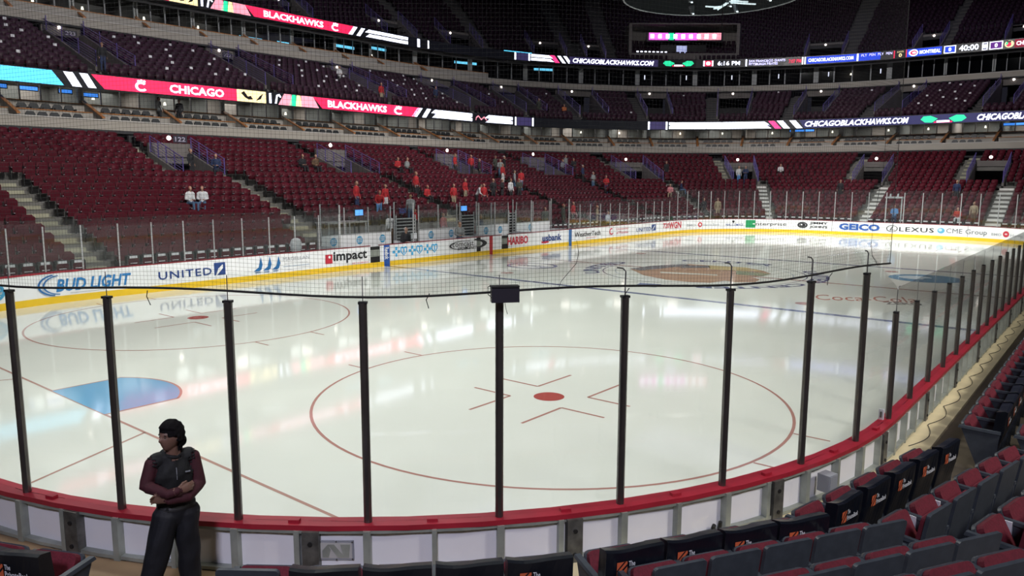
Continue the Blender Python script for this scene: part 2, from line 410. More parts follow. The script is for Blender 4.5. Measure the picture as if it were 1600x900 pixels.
# ================================================================== DASHER BOARDS
boards = thing('dasher_boards', 'white hockey dasher boards with red cap rail and yellow kickplate around the ice', 'rink boards', (0, 0, 0))
def bq(a, b, step=.7):
    n = max(2, int((b-a)/step)); return [a+(b-a)*i/n for i in range(n+1)]
def bsweep(mb, a, b, sec, mi=0, step=.7):
    mb.sweep([[board(q, o, z) for o, z in sec] for q in bq(a, b, step)], True, True, mi); return mb
GAPS = [(21.62, 22.23), (29.27, 29.62), (31.44, 32.05)]        # dark bench doors on the far side
NEARA, NEARB = q_side(45), q_ang(-90)+SEG[6]+6                 # the near side of the ring seen from behind
full0, full1 = CR, CR+PER
mb = MB()
for (a, b) in ((CR, GAPS[0][0]), (GAPS[0][1], GAPS[1][0]), (GAPS[1][1], GAPS[2][0]), (GAPS[2][1], full1)):
    bsweep(mb, a, b, [(0, .0), (.11, .0), (.11, 1.04), (0, 1.04)])
obj('board_panel', mb, WHITE_PANEL, boards, label='glossy white board panels')
obj('kickplate', bsweep(MB(), full0, full1, [(-.014, .0), (.02, .0), (.02, .235), (-.014, .235)]), KICK, boards, label='yellow kickplate along the ice')
obj('cap_rail', bsweep(MB(), NEARA, full1+0, [(-.02, 1.035), (.17, 1.035), (.17, 1.085), (-.02, 1.085)]), CAP, boards, label='red cap rail on the near boards')
mb = MB(); bsweep(mb, full0, GAPS[0][0], [(-.012, 1.035), (.13, 1.035), (.13, 1.07), (-.012, 1.07)])
bsweep(mb, GAPS[0][1], GAPS[2][0], [(-.012, 1.035), (.13, 1.035), (.13, 1.07), (-.012, 1.07)])
bsweep(mb, GAPS[2][1], NEARA, [(-.012, 1.035), (.13, 1.035), (.13, 1.07), (-.012, 1.07)])
obj('cap_strip', mb, CAPDK, boards, label='thin dark red cap on the far boards')
for a, b in GAPS:
    mb = MB(); bsweep(mb, a, b, [(.02, .24), (.09, .24), (.09, 1.0), (.02, 1.0)], 0, .3)
    bsweep(mb, a+.03, b-.03, [(.005, .52), (.02, .52), (.02, .85), (.005, .85)], 1, .3)
    obj('bench_door', mb, [BLACK, mat('door_inset', (.25, .27, .24), .5)], boards, label='black bench gate in the far boards')
for a in (3.0, 6.9, 58.22, 66.95, 76.4):     # panel joints
    obj('panel_joint', bsweep(MB(), a-.012, a+.012, [(-.006, .24), (.01, .24), (.01, 1.04), (-.006, 1.04)], 0, .02), mat('joint_line', (.12, .12, .12), .6), boards)
# the blue and red line marks on the boards
for a, b, m in ((22.47, 22.83, mat('advert_blue', (.02, .10, .42), .4)), (30.36, 30.62, mat('advert_red', (.5, .02, .03), .4)), (38.2, 38.52, mat('advert_blue2', (.03, .14, .38), .4))):
    obj('line_mark', bsweep(MB(), a, b, [(-.018, .0), (0, .0), (0, 1.035), (-.018, 1.035)], 0, .1), m, boards)
for a, b in ((38.2, 38.52), (30.36, 30.62)):
    pass
# adverts: q range, height range
def bfn(q0, q1, z0, z1, off=-.020):
    return lambda u, v, i=0: board(q0+(q1-q0)*u, off-.0015*i, z0+(z1-z0)*v)
ABLUE = mat('print_blue', (.02, .16, .45), .4); ADK = mat('print_black', (.02, .02, .025), .4); ARED = mat('print_red', (.6, .03, .06), .4)
ANAVY = mat('print_navy', (.02, .06, .25), .4); ACY = mat('print_cyan', (.05, .42, .78), .4); AGREY = mat('print_grey', (.40, .42, .46), .4)
AGREEN = mat('print_green', (.02, .32, .12), .4); AW = mat('print_white', (.85, .86, .87), .4); AGOLD = mat('print_steel', (.12, .25, .45), .4)
def ad(s, q0, q1, z0, z1, m, bold=0.0, shear=0.0, space=1.0): letters('advert_lettering', s, bfn(q0, q1, z0, z1), m, boards, bold, shear, space)
def adp(pl, q0, q1, z0, z1, mats): polys('advert_logo', pl, bfn(q0, q1, z0, z1), mats, boards)
# beer advert
adp([(p, 0) for p in ringquads(.5, .5, .5, .5, .06, 22, 100, 262)]+[(p, 0) for p in ringquads(.62, .5, .5, .46, .05, 22, 100, 262)], 7.15, 8.4, .26, 1.0, [ABLUE])
ad('BUD LIGHT', 7.75, 10.3, .38, .82, ACY if False else mat('print_beer_blue', (.03, .22, .55), .4), .03, .25)
adp([(rect(0, 1, 0, 1), 0)], 8.2, 9.35, .3, .315, [AGREY])
adp([(p, 0) for p in ringquads(.5, .5, .5, .5, .12)]+[(rect(.1, .9, .3+.2*k, .37+.2*k), 0) for k in range(3)], 5.2, 6.1, .3, .95, [mat('globe_blue', (.06, .35, .62), .4)])
ad('UNITED', 11.31, 13.45, .44, .74, ANAVY, .012, 0, 1.15)
adp([(rect(0, 1, 0, 1), 0)]+[([(.1+.05*k, .12*k), (.22+.05*k, .12*k), (.8, .55+.06*k), (.74, .6+.06*k)], 1) for k in range(5)], 13.56, 14.04, .4, .9, [ANAVY, AW])
adp([([(0+.33*k, .12), (.18+.33*k, .35), (.27+.33*k, 1), (.33+.33*k, .5), (.28+.33*k, .2), (.2+.33*k, .1)], 0) for k in range(3)]+[([(.02+.33*k, .05), (.26+.33*k, .05), (.22+.33*k, 0), (.06+.33*k, 0)], 0) for k in range(3)], 15.32, 16.62, .32, .98, [mat('sail_blue', (.02, .15, .40), .4)])
ad('MAGELLAN', 16.75, 18.1, .72, .88, AGREY, 0); adp([(rect(0, 1, 0, 1), 0)], 16.75, 18.1, .47, .485, [AGOLD]); adp([(rect(0, 1, 0, 1), 0)], 16.95, 17.9, .34, .35, [AGREY])
ad('D E V E L O P M E N T', 16.85, 18.0, .56, .62, AGREY, 0)
adp([(rect(0, 1, 0, 1), 0), (ell(.6, .72, .17, .15), 1)], 18.97, 19.36, .4, .82, [ARED, AW])
ad('impact', 19.42, 21.4, .36, .92, ADK, .025); ad('NETWORKING', 20.5, 21.5, .27, .34, ARED, 0)
letters('advert_lettering', 'Reebok', lambda u, v: board(22.5+.28*(v), -.022, .93-.6*u), AW, boards, .03)
for k in range(3):
    q = 23.02+k*1.08
    adp([([(.36, 0), (.64, 0), (.6, .36), (1, .36), (1, .64), (.62, .64), (.66, 1), (.34, 1), (.38, .64), (0, .64), (0, .36), (.4, .36)], 0), (ell(.5, .5, .16, .16), 1)], q, q+.5, .42, .9, [ACY, AW])
    adp([([(.5, 0), (1, .45), (1, .9), (.75, 1), (.5, .9), (.25, 1), (0, .9), (0, .45)], 0), ([(.5, .12), (.85, .5), (.85, .82), (.5, .75), (.15, .82), (.15, .5)], 1), ([(.42, .2), (.6, .3), (.6, .7), (.42, .8)], 0)], q+.53, q+.98, .42, .9, [ACY, AW])
ad('comcast', 27.3, 29.0, .6, .85, ADK, .0); ad('SPORTSNET', 27.7, 29.3, .42, .58, ADK, .02, .3)
adp([(p, 0) for p in ringquads(.5, .5, .5, .5, .13, 18, -60, 75)]+[(p, 0) for p in ringquads(.3, .5, .4, .4, .05, 18, 60, 300)], 27.3, 30.1, .38, .98, [ADK])
ad('HARIBO', 31.95, 33.9, .42, .9, ARED, .035); ad('usbank', 35.34, 37.38, .42, .84, ANAVY, .03)
adp([([(0, .3), (.5, 0), (1, .3), (1, 1), (0, 1)], 0)], 35.25, 36.0, .30, .44, [ARED])
ad('WeatherTech', 38.85, 41.97, .5, .82, ADK, .01); adp([(rect(0, 1, 0, 1), 0)], 40.2, 41.5, .38, .4, [ARED])
ad('University', 44.0, 45.7, .68, .86, ARED, 0); ad('of Phoenix', 44.0, 45.7, .44, .62, ARED, 0)
adp([(p, 0) for p in ringquads(.4, .5, .4, .5, .14, 14, 60, 330)], 43.1, 43.8, .42, .9, [ARED])
ad('UNITED', 46.82, 49.0, .44, .72, ANAVY, .012, 0, 1.1); adp([(rect(0, 1, 0, 1), 0), ([(.1, .1), (.3, .1), (.8, .8), (.7, .85)], 1)], 49.1, 49.75, .42, .88, [ANAVY, AW])
ad('720', 50.93, 51.9, .5, .9, ARED, .02); ad('WGN', 51.9, 53.76, .42, .95, ARED, .03)
ad('BMO', 54.5, 55.5, .5, .7, AGREY, .01); adp([(ell(.5, .5, .5, .5), 0), (ell(.5, .5, .25, .25), 1)], 55.75, 56.2, .42, .82, [ARED, AW]); ad('Harris Bank', 56.3, 57.9, .5, .7, AGREY, 0)
ad('NHL.COM/ICE', 58.45, 59.95, .48, .66, ANAVY, .01); adp([([(.5, 0), (1, .4), (1, 1), (0, 1), (0, .4)], 0)], 59.0, 59.2, .7, .92, [ADK])
adp([(rect(0, 1, 0, 1), 0), (p0 := ell(.5, .5, .32, .3), 1), (ell(.5, .5, .2, .18), 0), (rect(.35, .95, .44, .56), 1)], 60.15, 60.95, .34, .96, [AGREEN, AW])
ad('nterprise', 60.98, 63.4, .44, .78, ADK, .0)
adp([(p, 0) for p in ringquads(.5, .5, .5, .5, .16)]+[(ell(.5, .5, .3, .3), 0), (ell(.42, .55, .1, .1), 1)], 64.25, 65.05, .4, .88, [ADK, AW])
ad("JIMMY", 65.2, 66.6, .68, .92, ADK, .03); ad("JOHN'S", 65.2, 66.6, .38, .62, ADK, .03)
ad('GEICO', 67.48, 70.49, .38, .9, mat('print_royal', (.03, .11, .42), .4), .05)
adp([(p, 0) for p in ringquads(.5, .5, .5, .5, .07)]+[([(.55, .9), (.62, .9), (.42, .35), (.8, .35), (.8, .28), (.3, .28)], 0)], 70.95, 71.75, .38, .88, [ADK])
ad('LEXUS', 71.85, 74.2, .44, .78, ADK, .012, 0, 1.1)
adp([(ell(.5, .5, .5, .5), 0), (ell(.4, .6, .25, .25), 1)], 74.42, 74.9, .42, .82, [mat('print_sky', (.12, .42, .65), .4), mat('print_pale', (.55, .75, .85), .4)]); ad('CME Group', 75.0, 77.7, .36, .8, mat('print_slate', (.12, .13, .16), .4), .0)
ad('BMO', 78.0, 78.7, .46, .64, AGREY, .01); adp([(ell(.5, .5, .5, .5), 0), (rect(.3, .7, .4, .48), 1), (rect(.3, .7, .54, .62), 1)], 78.8, 79.25, .4, .82, [ARED, AW]); ad('Harris Bank', 79.35, 81.2, .46, .64, AGREY, 0)

# steel framing on the outside of the near boards
UF = .55      # level of the deck outside the boards
def frame_post(q, w, m, o0=.10, o1=.19, z0=.56, name='frame_upright', holes=False):
    dq = w/2
    mb = MB(); mb.sweep([[board(qq, o, z) for o, z in ((o0, z0), (o1, z0), (o1, 1.035), (o0, 1.035))] for qq in (q-dq, q+dq)], True, True)
    if holes:
        for zz in (.68, .92):
            c = Vector(board(q, o1, zz)); n = (Vector(board(q, o1+1, zz))-c)
            mb.tube([c-n*.01, c+n*.012], .022, 10, 1)
    return obj(name, mb, [m, BLACK], boards, label='grey steel upright')
angs = [-8.16*k for k in range(0, 12)]
pq = [q_ang(a) for a in angs]                       # stanchion positions round the corner
pq = [q for q in pq if q < q_ang(-90)+3]
side_y = [CR+1.228*k for k in range(1, 26)]
near_posts = [q_side(y) for y in side_y][::-1]+pq   # q increases towards the camera's left
for q in near_posts:
    frame_post(q, .065, ALU)
for i, (a, b) in enumerate(zip(near_posts[:-1], near_posts[1:])):
    m_ = (a+b)/2
    if i % 2 == 0: frame_post(m_, .045, ALU)
    else: frame_post(m_-.10, .15, DKSTEEL, o1=.20, holes=True); frame_post(m_+.03, .05, ALU, o1=.18)
obj('frame_rail', bsweep(MB(), NEARA, NEARB, [(.10, 1.005), (.165, 1.005), (.165, 1.034), (.10, 1.034)]), ALU, boards, label='top steel rail')
obj('frame_rail', bsweep(MB(), NEARA, NEARB, [(.10, .61), (.18, .61), (.18, .645), (.10, .645)]), ALU, boards, label='bottom steel rail')
for a in (-71, -61, -53.5, -45, -36.5, -28.5, -20.3, -12, -4):   # small red latches on the cap
    q = q_ang(a)
    mb = MB(); bsweep(mb, q-.05, q+.05, [(.06, 1.08), (.12, 1.08), (.12, 1.115), (.06, 1.115)], 0, .05)
    obj('cap_latch', mb, CAP, boards)
mb = MB(); bsweep(mb, q_ang(-36.1)-.02, q_ang(-36.1)+.02, [(.11, .6), (.165, .6), (.165, 1.03), (.11, 1.03)], 0, .02)
obj('red_stripe', mb, CAPDK, boards, label='dark red vertical strip')
# framed plate with a slanted letter
q0 = q_ang(-50.9)
pf = lambda u, v, i=0: board(q0-.16+.32*(1-u), .125+.004*i, .73+.19*v)
plate = thing('framed_plate', 'small framed plate with a dark slanted N on the white board panel', 'plate')
mb = MB(); mb.prism(rect(0, 1, 0, 1), 0, .012, lambda u, v, h: board(q0-.16+.32*(1-u), .112+h, .73+.19*v)); obj('backing', mb, GREYBOX, plate)
mb = MB(); mb.prism(rect(.05, .95, .1, .9), 0, .003, lambda u, v, h: board(q0-.16+.32*(1-u), .1245+h, .73+.19*v)); obj('face', mb, mat('plate_face', (.5, .5, .48), .6), plate)
mb = MB()
for pl in ([(.1, .15), (.28, .15), (.34, .55), (.26, .82), (.1, .5)], [(.26, .82), (.44, .82), (.74, .15), (.54, .15)], [(.7, .15), (.86, .15), (.9, .82), (.62, .82)]):
    mb.prism(pl, 0, .003, lambda u, v, h: board(q0-.16+.32*(1-u), .128+h, .73+.19*v))
obj('letter', mb, ALU, plate)
for u, v in ((.04, .06), (.96, .06), (.04, .94), (.96, .94), (.5, .03), (.5, .97)):
    c = Vector(board(q0-.16+.32*(1-u), .124, .73+.19*v)); n = Vector(board(q0, 1))-Vector(board(q0, 0))
    obj('bolt', MB().tube([c, c+n*.01], .007, 8), DKSTEEL, plate)

# ================================================================== GLASS AND STANCHIONS, near side
SEAM = mat('glass_edge_channel', (.16, .16, .165), .4, .4)
def stanchion(q, ztop, zglass, w, m, label, group, off=.075, hook=0, z0=1.08):
    t = thing('glass_stanchion', label, 'stanchion', board(q, off, z0), math.atan2(board(q, 1)[1]-board(q, 0)[1], board(q, 1)[0]-board(q, 0)[0]), group)
    h = ztop-z0; b = w*.28
    prof = [(-w/2+b, -w/2), (w/2-b, -w/2), (w/2, -w/2+b), (w/2, w/2-b), (w/2-b, w/2), (-w/2+b, w/2), (-w/2, w/2-b), (-w/2, -w/2+b)]
    obj('post', MB().prism(prof, 0, h), m, t, smooth=False)
    if zglass: 
        pts = [(0, 0, h-.01), (0, 0, zglass-z0-.03)]
        if hook: pts += [(0, hook*.03, zglass-z0), (0, hook*.09, zglass-z0+.01)]
        obj('edge_channel', MB().tube(pts, .0075 if hook else .0045, 6), SEAM, t)
        obj('post_cap', MB().box(-w*.42, w*.42, -w*.55, w*.55, h-.01, h+.012), BLACK, t)
    return t
def pane(qa, qb, z0, za, zb, m, label, group, off=.075, th=.012, trim=.02, name='rink_glass'):
    """a sheet of rink glass between two stanchions; top runs from za to zb"""
    a, b = qa+trim, qb-trim; n = max(1, int((b-a)/.6))
    rings = []
    for i in range(n+1):
        q = a+(b-a)*i/n; zt = za+(zb-za)*i/n
        rings.append([board(q, off-th/2, z0), board(q, off+th/2, z0), board(q, off+th/2, zt), board(q, off-th/2, zt)])
    o = obj(name, MB().sweep(rings), m)
    return tag(o, label, 'glass', group)
def zpost(i, q): return 3.15 if q > q_ang(-4) else 2.53
def zgl(q): return 3.42 if q > q_ang(-4) else 2.86
nc = len(near_posts)-len(pq)       # index of the first corner post
for i, q in enumerate(near_posts):
    hi = q > q_ang(-4)
    k = i-nc if hi else None
    if hi:
        lb = 'tall dark stanchion on curved near boards, %s from the right' % ordn(i-nc-1)
    else:
        lb = 'short dark stanchion on the right side boards, %s from the corner' % ordn(nc-i)
    stanchion(q, zpost(i, q), zgl(q), .072, POST, lb, 'dark stanchions on the near boards', hook=(-1 if hi and i-nc in (1, 2, 3, 4) else (1 if i == nc else 0)))
for i, (a, b) in enumerate(zip(near_posts[:-1], near_posts[1:])):
    za, zb = zgl(a), zgl(b)
    hi = b > q_ang(-4)
    lb = ('tall clear rink glass pane on curved near boards, %s from right' % ordn(i-nc-1) if hi else
          'low clear rink glass pane along the right side, %s from the corner' % ordn(nc-1-i))
    if za != zb: lb = 'clear rink glass pane with sloping top where high glass meets low glass'
    pane(a, b, 1.085, za, zb, GLASS, lb, 'clear panes on the near boards')
# ---- far side and far end
fs = [2.7, 3.9, 5.1, 6.35, 7.51, 8.72, 9.97, 11.19, 12.42, 13.66, 14.92, 16.18, 17.46, 18.73, 19.85]
for i, y in enumerate(fs):
    stanchion(y, 2.62, 0, .05, POSTF, 'pale stanchion on far side boards, %s left of the penalty box' % ordn(len(fs)-1-i), 'pale stanchions on the far side boards', z0=1.06)
for i, (a, b) in enumerate(zip(fs[:-1], fs[1:])):
    pane(a, b, 1.06, 2.85, 2.85, GLASSF, 'far side rink glass pane, %s left of the penalty box' % ordn(len(fs)-2-i), 'rink glass panes on the far side')
fe = [38.3+1.25*k for k in range(36)]
for i, q in enumerate(fe):
    tall = q > 52.3
    w_ = 'far end' if q > CR+SEG[0]+SEG[1] else ('far left corner' if tall else 'far side')
    stanchion(q, 3.35 if tall else 2.62, 0, .055, POSTF, 'pale stanchion on the %s boards, %s right of the benches' % (w_, ordn(i)), 'pale stanchions round the far end', z0=1.06)
for i, (a, b) in enumerate(zip(fe[:-1], fe[1:])):
    zt = 3.5 if b > 53 else 2.85
    pane(a, b, 1.06, zt, zt, GLASSF, 'far rink glass pane, %s to the right of the benches' % ordn(i), 'rink glass panes round the far end')

# ================================================================== SAFETY NET over the near glass
net = thing('safety_net', 'fine black safety netting hanging above the near end glass with a rope hem', 'net')
NQ0, NQ1 = q_ang(-4.6), q_ang(-90)+SEG[6]*.75
NZ0, NZ1, MESHW = 3.24, 11.5, .0365
mb = MB(); nv = int((NQ1-NQ0)/MESHW); hw_ = .00085
def netz(q): return NZ0+.03*math.sin((q-NQ0)*1.7)
for i in range(nv+1):
    q = NQ0+(NQ1-NQ0)*i/nv
    a = board(q-hw_, .14); b = board(q+hw_, .14); c = board(q, .14+hw_*1.6); z0 = netz(q)
    mb.add([(a[0], a[1], z0), (b[0], b[1], z0), (c[0], c[1], z0), (a[0], a[1], NZ1), (b[0], b[1], NZ1), (c[0], c[1], NZ1)], [(0, 1, 4, 3), (1, 2, 5, 4), (2, 0, 3, 5)])
nh = int((NZ1-NZ0)/MESHW); qs = bq(NQ0, NQ1, .35)
for j in range(nh+1):
    rings = []
    for q in qs:
        lo = netz(q); z = lo+(NZ1-lo)*j/nh
        p = board(q, .14); p2 = board(q, .14+hw_*1.6)
        rings.append([(p[0], p[1], z-hw_), (p[0], p[1], z+hw_), (p2[0], p2[1], z)])
    mb.sweep(rings, True, False)
obj('netting', mb, NET, net)
obj('hem_rope', MB().tube([board(q, .145, netz(q)) for q in bq(NQ0, NQ1, .25)], .011, 6), ROPE, net, label='thick black hem rope')
obj('edge_cord', MB().tube([board(NQ0, .14, NZ0), board(NQ0, .14, NZ1)], .004, 5), ROPE, net)
for a in (-14.5, -32.6, -45, -62):       # ties to the stanchions
    q = q_ang(a)
    obj('tie_cord', MB().tube([board(q, .145, 3.24), board(q+.03, .12, 3.18), board(q+.01, .10, 3.1)], .0045, 5), ROPE, net)
for a, pts_ in ((-37.3, [(0, 0), (-.03, .08), (-.10, .16), (-.17, .24), (-.19, .33), (-.17, .45)]), (-7.6, [(0, 0), (.06, .06), (.16, .12), (.22, .25), (.20, .5), (.12, .8), (.03, 1.1), (.02, 1.5)])):   # loose lacing strings
    q = q_ang(a); obj('lacing_string', MB().tube([board(q+u, .155, 3.25+v) for u, v in pts_], .0028, 4), ROPE, net)
# black box on the hem
q0 = q_ang(-40.6)
bx = thing('camera_box', 'small black metal box hung on the net hem above a stanchion', 'box', board(q0, .19, 3.16), math.atan2(board(q0, 1)[1]-board(q0, 0)[1], board(q0, 1)[0]-board(q0, 0)[0])+math.pi/2)
obj('housing', MB().box(-.125, .125, -.05, .04, 0, .13), mat('box_charcoal', (.022, .02, .03), .5), bx)
obj('lid', MB().box(-.13, .125, -.058, .045, .135, .15), BLACK, bx)
obj('side_clip', MB().tube([(-.125, 0, .05), (-.15, 0, .07), (-.152, 0, .14), (-.125, 0, .15)], .004, 5), BLACK, bx)
obj('lead', MB().tube([(0, 0, 0), (.01, 0, -.06), (.022, -.01, -.11)], .0025, 5), CABLE, bx)
obj('latch', MB().box(-.02, .015, .04, .045, .055, .07), GREYBOX, bx)

# small fittings along the near boards
def fitbox(name, label, ang, off, w, d, z0, z1, m, cat):
    q = q_ang(ang) if ang < 0 else q_side(ang)
    t = thing(name, label, cat, board(q, off, z0), math.atan2(board(q, 1)[1]-board(q, 0)[1], board(q, 1)[0]-board(q, 0)[0])+math.pi/2)
    obj('case', MB().box(-w/2, w/2, -d/2, d/2, 0, z1-z0), m, t)
    obj('cover', MB().box(-w/2+.01, w/2-.01, -d/2-.006, -d/2, .01, z1-z0-.01), m, t)
    return t
b_ = fitbox('junction_box', 'grey electrical box fixed outside the curved boards at right', -14.8, .27, .16, .15, .78, .98, GREYBOX, 'electrical box')
obj('conduit', MB().tube([(.0, 0, 0), (.0, 0, -.12), (.03, 0, -.19)], .012, 6), GREYBOX, b_)
q0 = q_ang(-.5)
t = thing('glass_bracket', 'small pale bracket clipped to the low glass beside the first short stanchion', 'bracket', board(q_ang(-1.5), .04, 1.12))
obj('clip', MB().box(-.03, .03, -.02, .02, 0, .14), PAPER, t); obj('clip_pad', MB().box(-.012, .012, -.03, .03, .03, .11), DKSTEEL, t)
for k, (a0, a1, dz) in enumerate(((-44, -38.4, 0), (-18.5, -10.5, 0), (-8, -2.5, 0), (-33, -27, 0))):
    pts = [board(q_ang(a0+(a1-a0)*i/10), .34+.08*math.sin(i*1.1+k), .60+.0*i) for i in range(11)]
    o = obj('floor_cable', MB().tube(pts, .006, 5), CABLE)
    tag(o, ['black cable lying on the deck behind the framed plate boards', 'black cable curling below the grey electrical box', 'black cable on the cream kerb right of the grey box', 'black cable lying behind the logo covered seats'][k], 'cable')
pts = []
for i in range(300):
    y = 9.0+i*.066; pts.append((HW+.26+.13*abs(math.sin(i*.17)), y, .612+0))
tag(obj('floor_cable', MB().tube(pts, .005, 5), CABLE), 'long dark cable looping along the cream kerb of the right side', 'cable')
q0 = q_ang(-25.5)
t = thing('cable_plug', 'black plug connectors stuck on the white boards behind the covered seats', 'plug', board(q0, .14, .66))
obj('plug_body', MB().tube([(0, 0, 0), (.02, -.02, .05)], .022, 8), BLACK, t); obj('plug_body', MB().tube([(.05, .05, 0), (.06, .04, .08)], .02, 8), BLACK, t)
obj('plug_mark', MB().box(.0, .02, -.025, -.018, .01, .04), KICK, t)
q0 = q_ang(-66.5)
tag(obj('cable_clip', MB().tube([board(q_ang(-62.5)+.03*math.sin(i*1.3), .2, .63+.012*math.cos(i*1.9)) for i in range(12)], .005, 5), PAPER), 'small bundle of pale clips on the lower steel rail near the standing person', 'clips')

# ================================================================== NEAR DECK, KERB
def polar_strip(name, o0, o1, z0, z1, m, label, qa=NEARA, qb=NEARB):
    rings = [[board(q, o0, z0), board(q, o1, z0), board(q, o1, z1), board(q, o0, z1)] for q in bq(qa, qb, .8)]
    return struct(name, MB().sweep(rings), m, label=label)
polar_strip('floor', .05, .17, -.04, .56, CONC, 'dark concrete footing under the near boards')
polar_strip('floor', .17, .50, .3, .60, CREAM, 'cream painted kerb behind the right side boards', NEARA, q_ang(-38))
polar_strip('floor', .17, .50, .3, .60, DECK, 'orange plywood deck behind the curved boards', q_ang(-38), NEARB)
polar_strip('floor', .50, 1.64, .3, .55, DECKDK, 'brown deck floor under the front row')
ROWS = [(1.50, .55), (2.02, .64), (2.88, .94), (3.72, 1.28), (4.6, 1.66)]      # back position, tread height
for k in range(1, 5):
    o0 = ROWS[k-1][0]+.14; o1 = ROWS[k][0]+.14 if k < 4 else 16
    polar_strip('floor', o0, o1, .2, ROWS[k][1], DECKDK, 'concrete tread of the near stand')

# ================================================================== NEAR SEATS
def rpanel(x0, x1, z0, z1, y0b, y0t, th, r=.03, n=3):
    """rounded upright panel, leaning from y0b at the bottom to y0t at the top"""
    pts = []
    for cx_, cz_, a0 in ((x1-r, z1-r, 0), (x0+r, z1-r, 90), (x0+r, z0+r, 180), (x1-r, z0+r, 270)):
        for i in range(n+1):
            a = math.radians(a0+90*i/n); pts.append((cx_+r*math.cos(a), cz_+r*math.sin(a)))
    def fn(u, v, h):
        t = (v-z0)/(z1-z0); return (u, y0b+(y0t-y0b)*t+h, v)
    return pts, fn
def make_seat(covered, arm_left=True):
    """faces +y (the ice); origin on the tread under the backrest"""
    t = thing('stadium_seat', '-', 'seat')
    p, fn = rpanel(-.235, .235, .36, .87, .02, -.06, .035)
    obj('backrest_shell', MB().prism(p, -.035, 0, fn), PLASTIC, t, label='dark slate plastic back')
    p, fn = rpanel(-.215, .215, .40, .83, .022, -.054, .03)
    obj('back_cushion', MB().prism(p, .002, .045, fn), MAROON, t, label='maroon cushion')
    ca, sa = math.cos(math.radians(60)), math.sin(math.radians(60))
    slant = lambda u, v, h: (u, .17+v*ca-h*sa, .35+v*sa+h*ca)
    p, _ = rpanel(-.225, .225, 0, .375, 0, 0, .05, .05)
    obj('seat_pan', MB().prism(p, -.03, .0, slant), PLASTIC, t, label='dark tilted seat pan')
    p, _ = rpanel(-.21, .21, .01, .365, 0, 0, .05, .05)
    obj('seat_cushion', MB().prism(p, .001, .06, slant), MAROON, t, label='maroon tilted seat cushion')
    for sx in ((-1, 1) if arm_left else (1,)):
        mb = MB(); x = sx*.265
        mb.hexa([(x-.022, -.02, 0), (x+.022, -.02, 0), (x+.022, .10, 0), (x-.022, .10, 0), (x-.018, -.05, .60), (x+.018, -.05, .60), (x+.018, .36, .60), (x-.018, .36, .60)])
        obj('side_standard', mb, PLASTIC, t)
        mb = MB(); mb.hexa([(x-.03, -.06, .60), (x+.03, -.06, .60), (x+.03, .40, .61), (x-.03, .40, .61), (x-.024, -.06, .632), (x+.024, -.06, .632), (x+.024, .39, .64), (x-.024, .39, .64)])
        obj('armrest', mb, PLASTIC, t)
    if covered:
        # loose cover: a pocket pulled over the backrest, slightly wider at the top with sagging corners
        rings = []
        for i in range(9):
            u = i/8; x = -.25+.5*u; sag = .018*math.sin(math.pi*u)+.006*math.sin(7*u)
            top = .895-sag
            rings.append([(x*.97, -.04, .40), (x, -.10-.008*math.sin(9*u), .70), (x, -.115, top-.01), (x, -.085, top), (x, .005, top-.02), (x, .03, .62)])
        cv = obj('seat_cover', MB().sweep(rings), COVER, t, label='glossy black slip cover', smooth=False)
        f = lambda u, v, i=0: (-.21+.42*u, -.04-.06*((.50+.25*v-.4)/.3)-.014-.002*i, .50+.25*v)
        g = lambda u, v, i=0: (-.21+.42*u, -.112-.008*v-.001*i, .63+.2*v)
        polys('cover_logo', [(rect(.12, .33, .28, .82), 0), ([(.12, .28), (.18, .28), (.33, .62), (.33, .72)], 1), ([(.12, .42), (.12, .5), (.26, .82), (.3, .82)], 1)], g, [COVORG, COVER], cv, label='orange square logo')
        vs, fs, _ = text_mesh('The', .01); obj('cover_lettering', MB().add([g(.36+.13*u, .60+.22*v, 1) for u, v in vs], fs), COVTXT, cv)
        vs, fs, _ = text_mesh('PrivateBank', .012); obj('cover_lettering', MB().add([g(.36+.52*u, .30+.24*v, 1) for u, v in vs], fs), COVTXT, cv)
    return t
proto = {}
def put_seat(covered, loc, rz, label, group, both=False):
    k = (bool(covered), both)
    if k not in proto: proto[k] = o = make_seat(covered, both)
    else: o = copy_tree(proto[k])
    o.location = loc; o.rotation_euler = (0, 0, rz); o['label'] = label; o['group'] = group
    return o
near_count = 0
def near_row(k, angset, covered, rowname):
    global near_count
    off, z = ROWS[k]
    for i, a in enumerate(angset):
        th = math.radians(a); r = CR+off
        x, y = HW-CR+r*math.cos(th), CR+r*math.sin(th)
        cv = covered(i) if callable(covered) else covered
        kind = 'black covered seat with printed logo' if cv else 'slate backed maroon folding seat'
        put_seat(cv, (x, y, z), th+math.pi/2, '%s, %s row, %s from right' % (kind, rowname, ordn(len(angset)-1-i)), 'seats in the %s near row' % rowname, i == 0)
        near_count += 1
near_row(0, [-69.4, -66.4, -63.2], True, 'front')
near_row(0, [-52.6, -49.4, -46.4, -43.4, -40.4], lambda i: i != 0, 'front left of middle gap')
def line_row(x, y, deg, pitch, n, z, covered, rowname, first=0, sc=.93):
    global near_count
    c, s_ = math.cos(math.radians(deg)), math.sin(math.radians(deg))
    for i in range(first, n):
        kind = 'black covered seat with printed logo' if covered else 'slate backed maroon folding seat'
        o = put_seat(covered, (x+c*pitch*i-s_*.05, y+s_*pitch*i+c*.05, z), math.radians(deg), '%s, %s, %s from its left end' % (kind, rowname, ordn(i-first)), 'seats in the %s' % rowname, i == first)
        o.scale = (sc, sc, 1); near_count += 1
line_row(12.55, 2.60, 58, .53, 4, .55, True, 'front row left block', sc=1)
line_row(13.56, 4.62, 79, .56, 5, .55, True, 'front row middle block')
line_row(13.51, 3.28, 59.5, .48, 3, .64, False, 'second row left block', -2, .93)
line_row(14.28, 4.70, 78, .53, 6, .64, False, 'second row middle block')
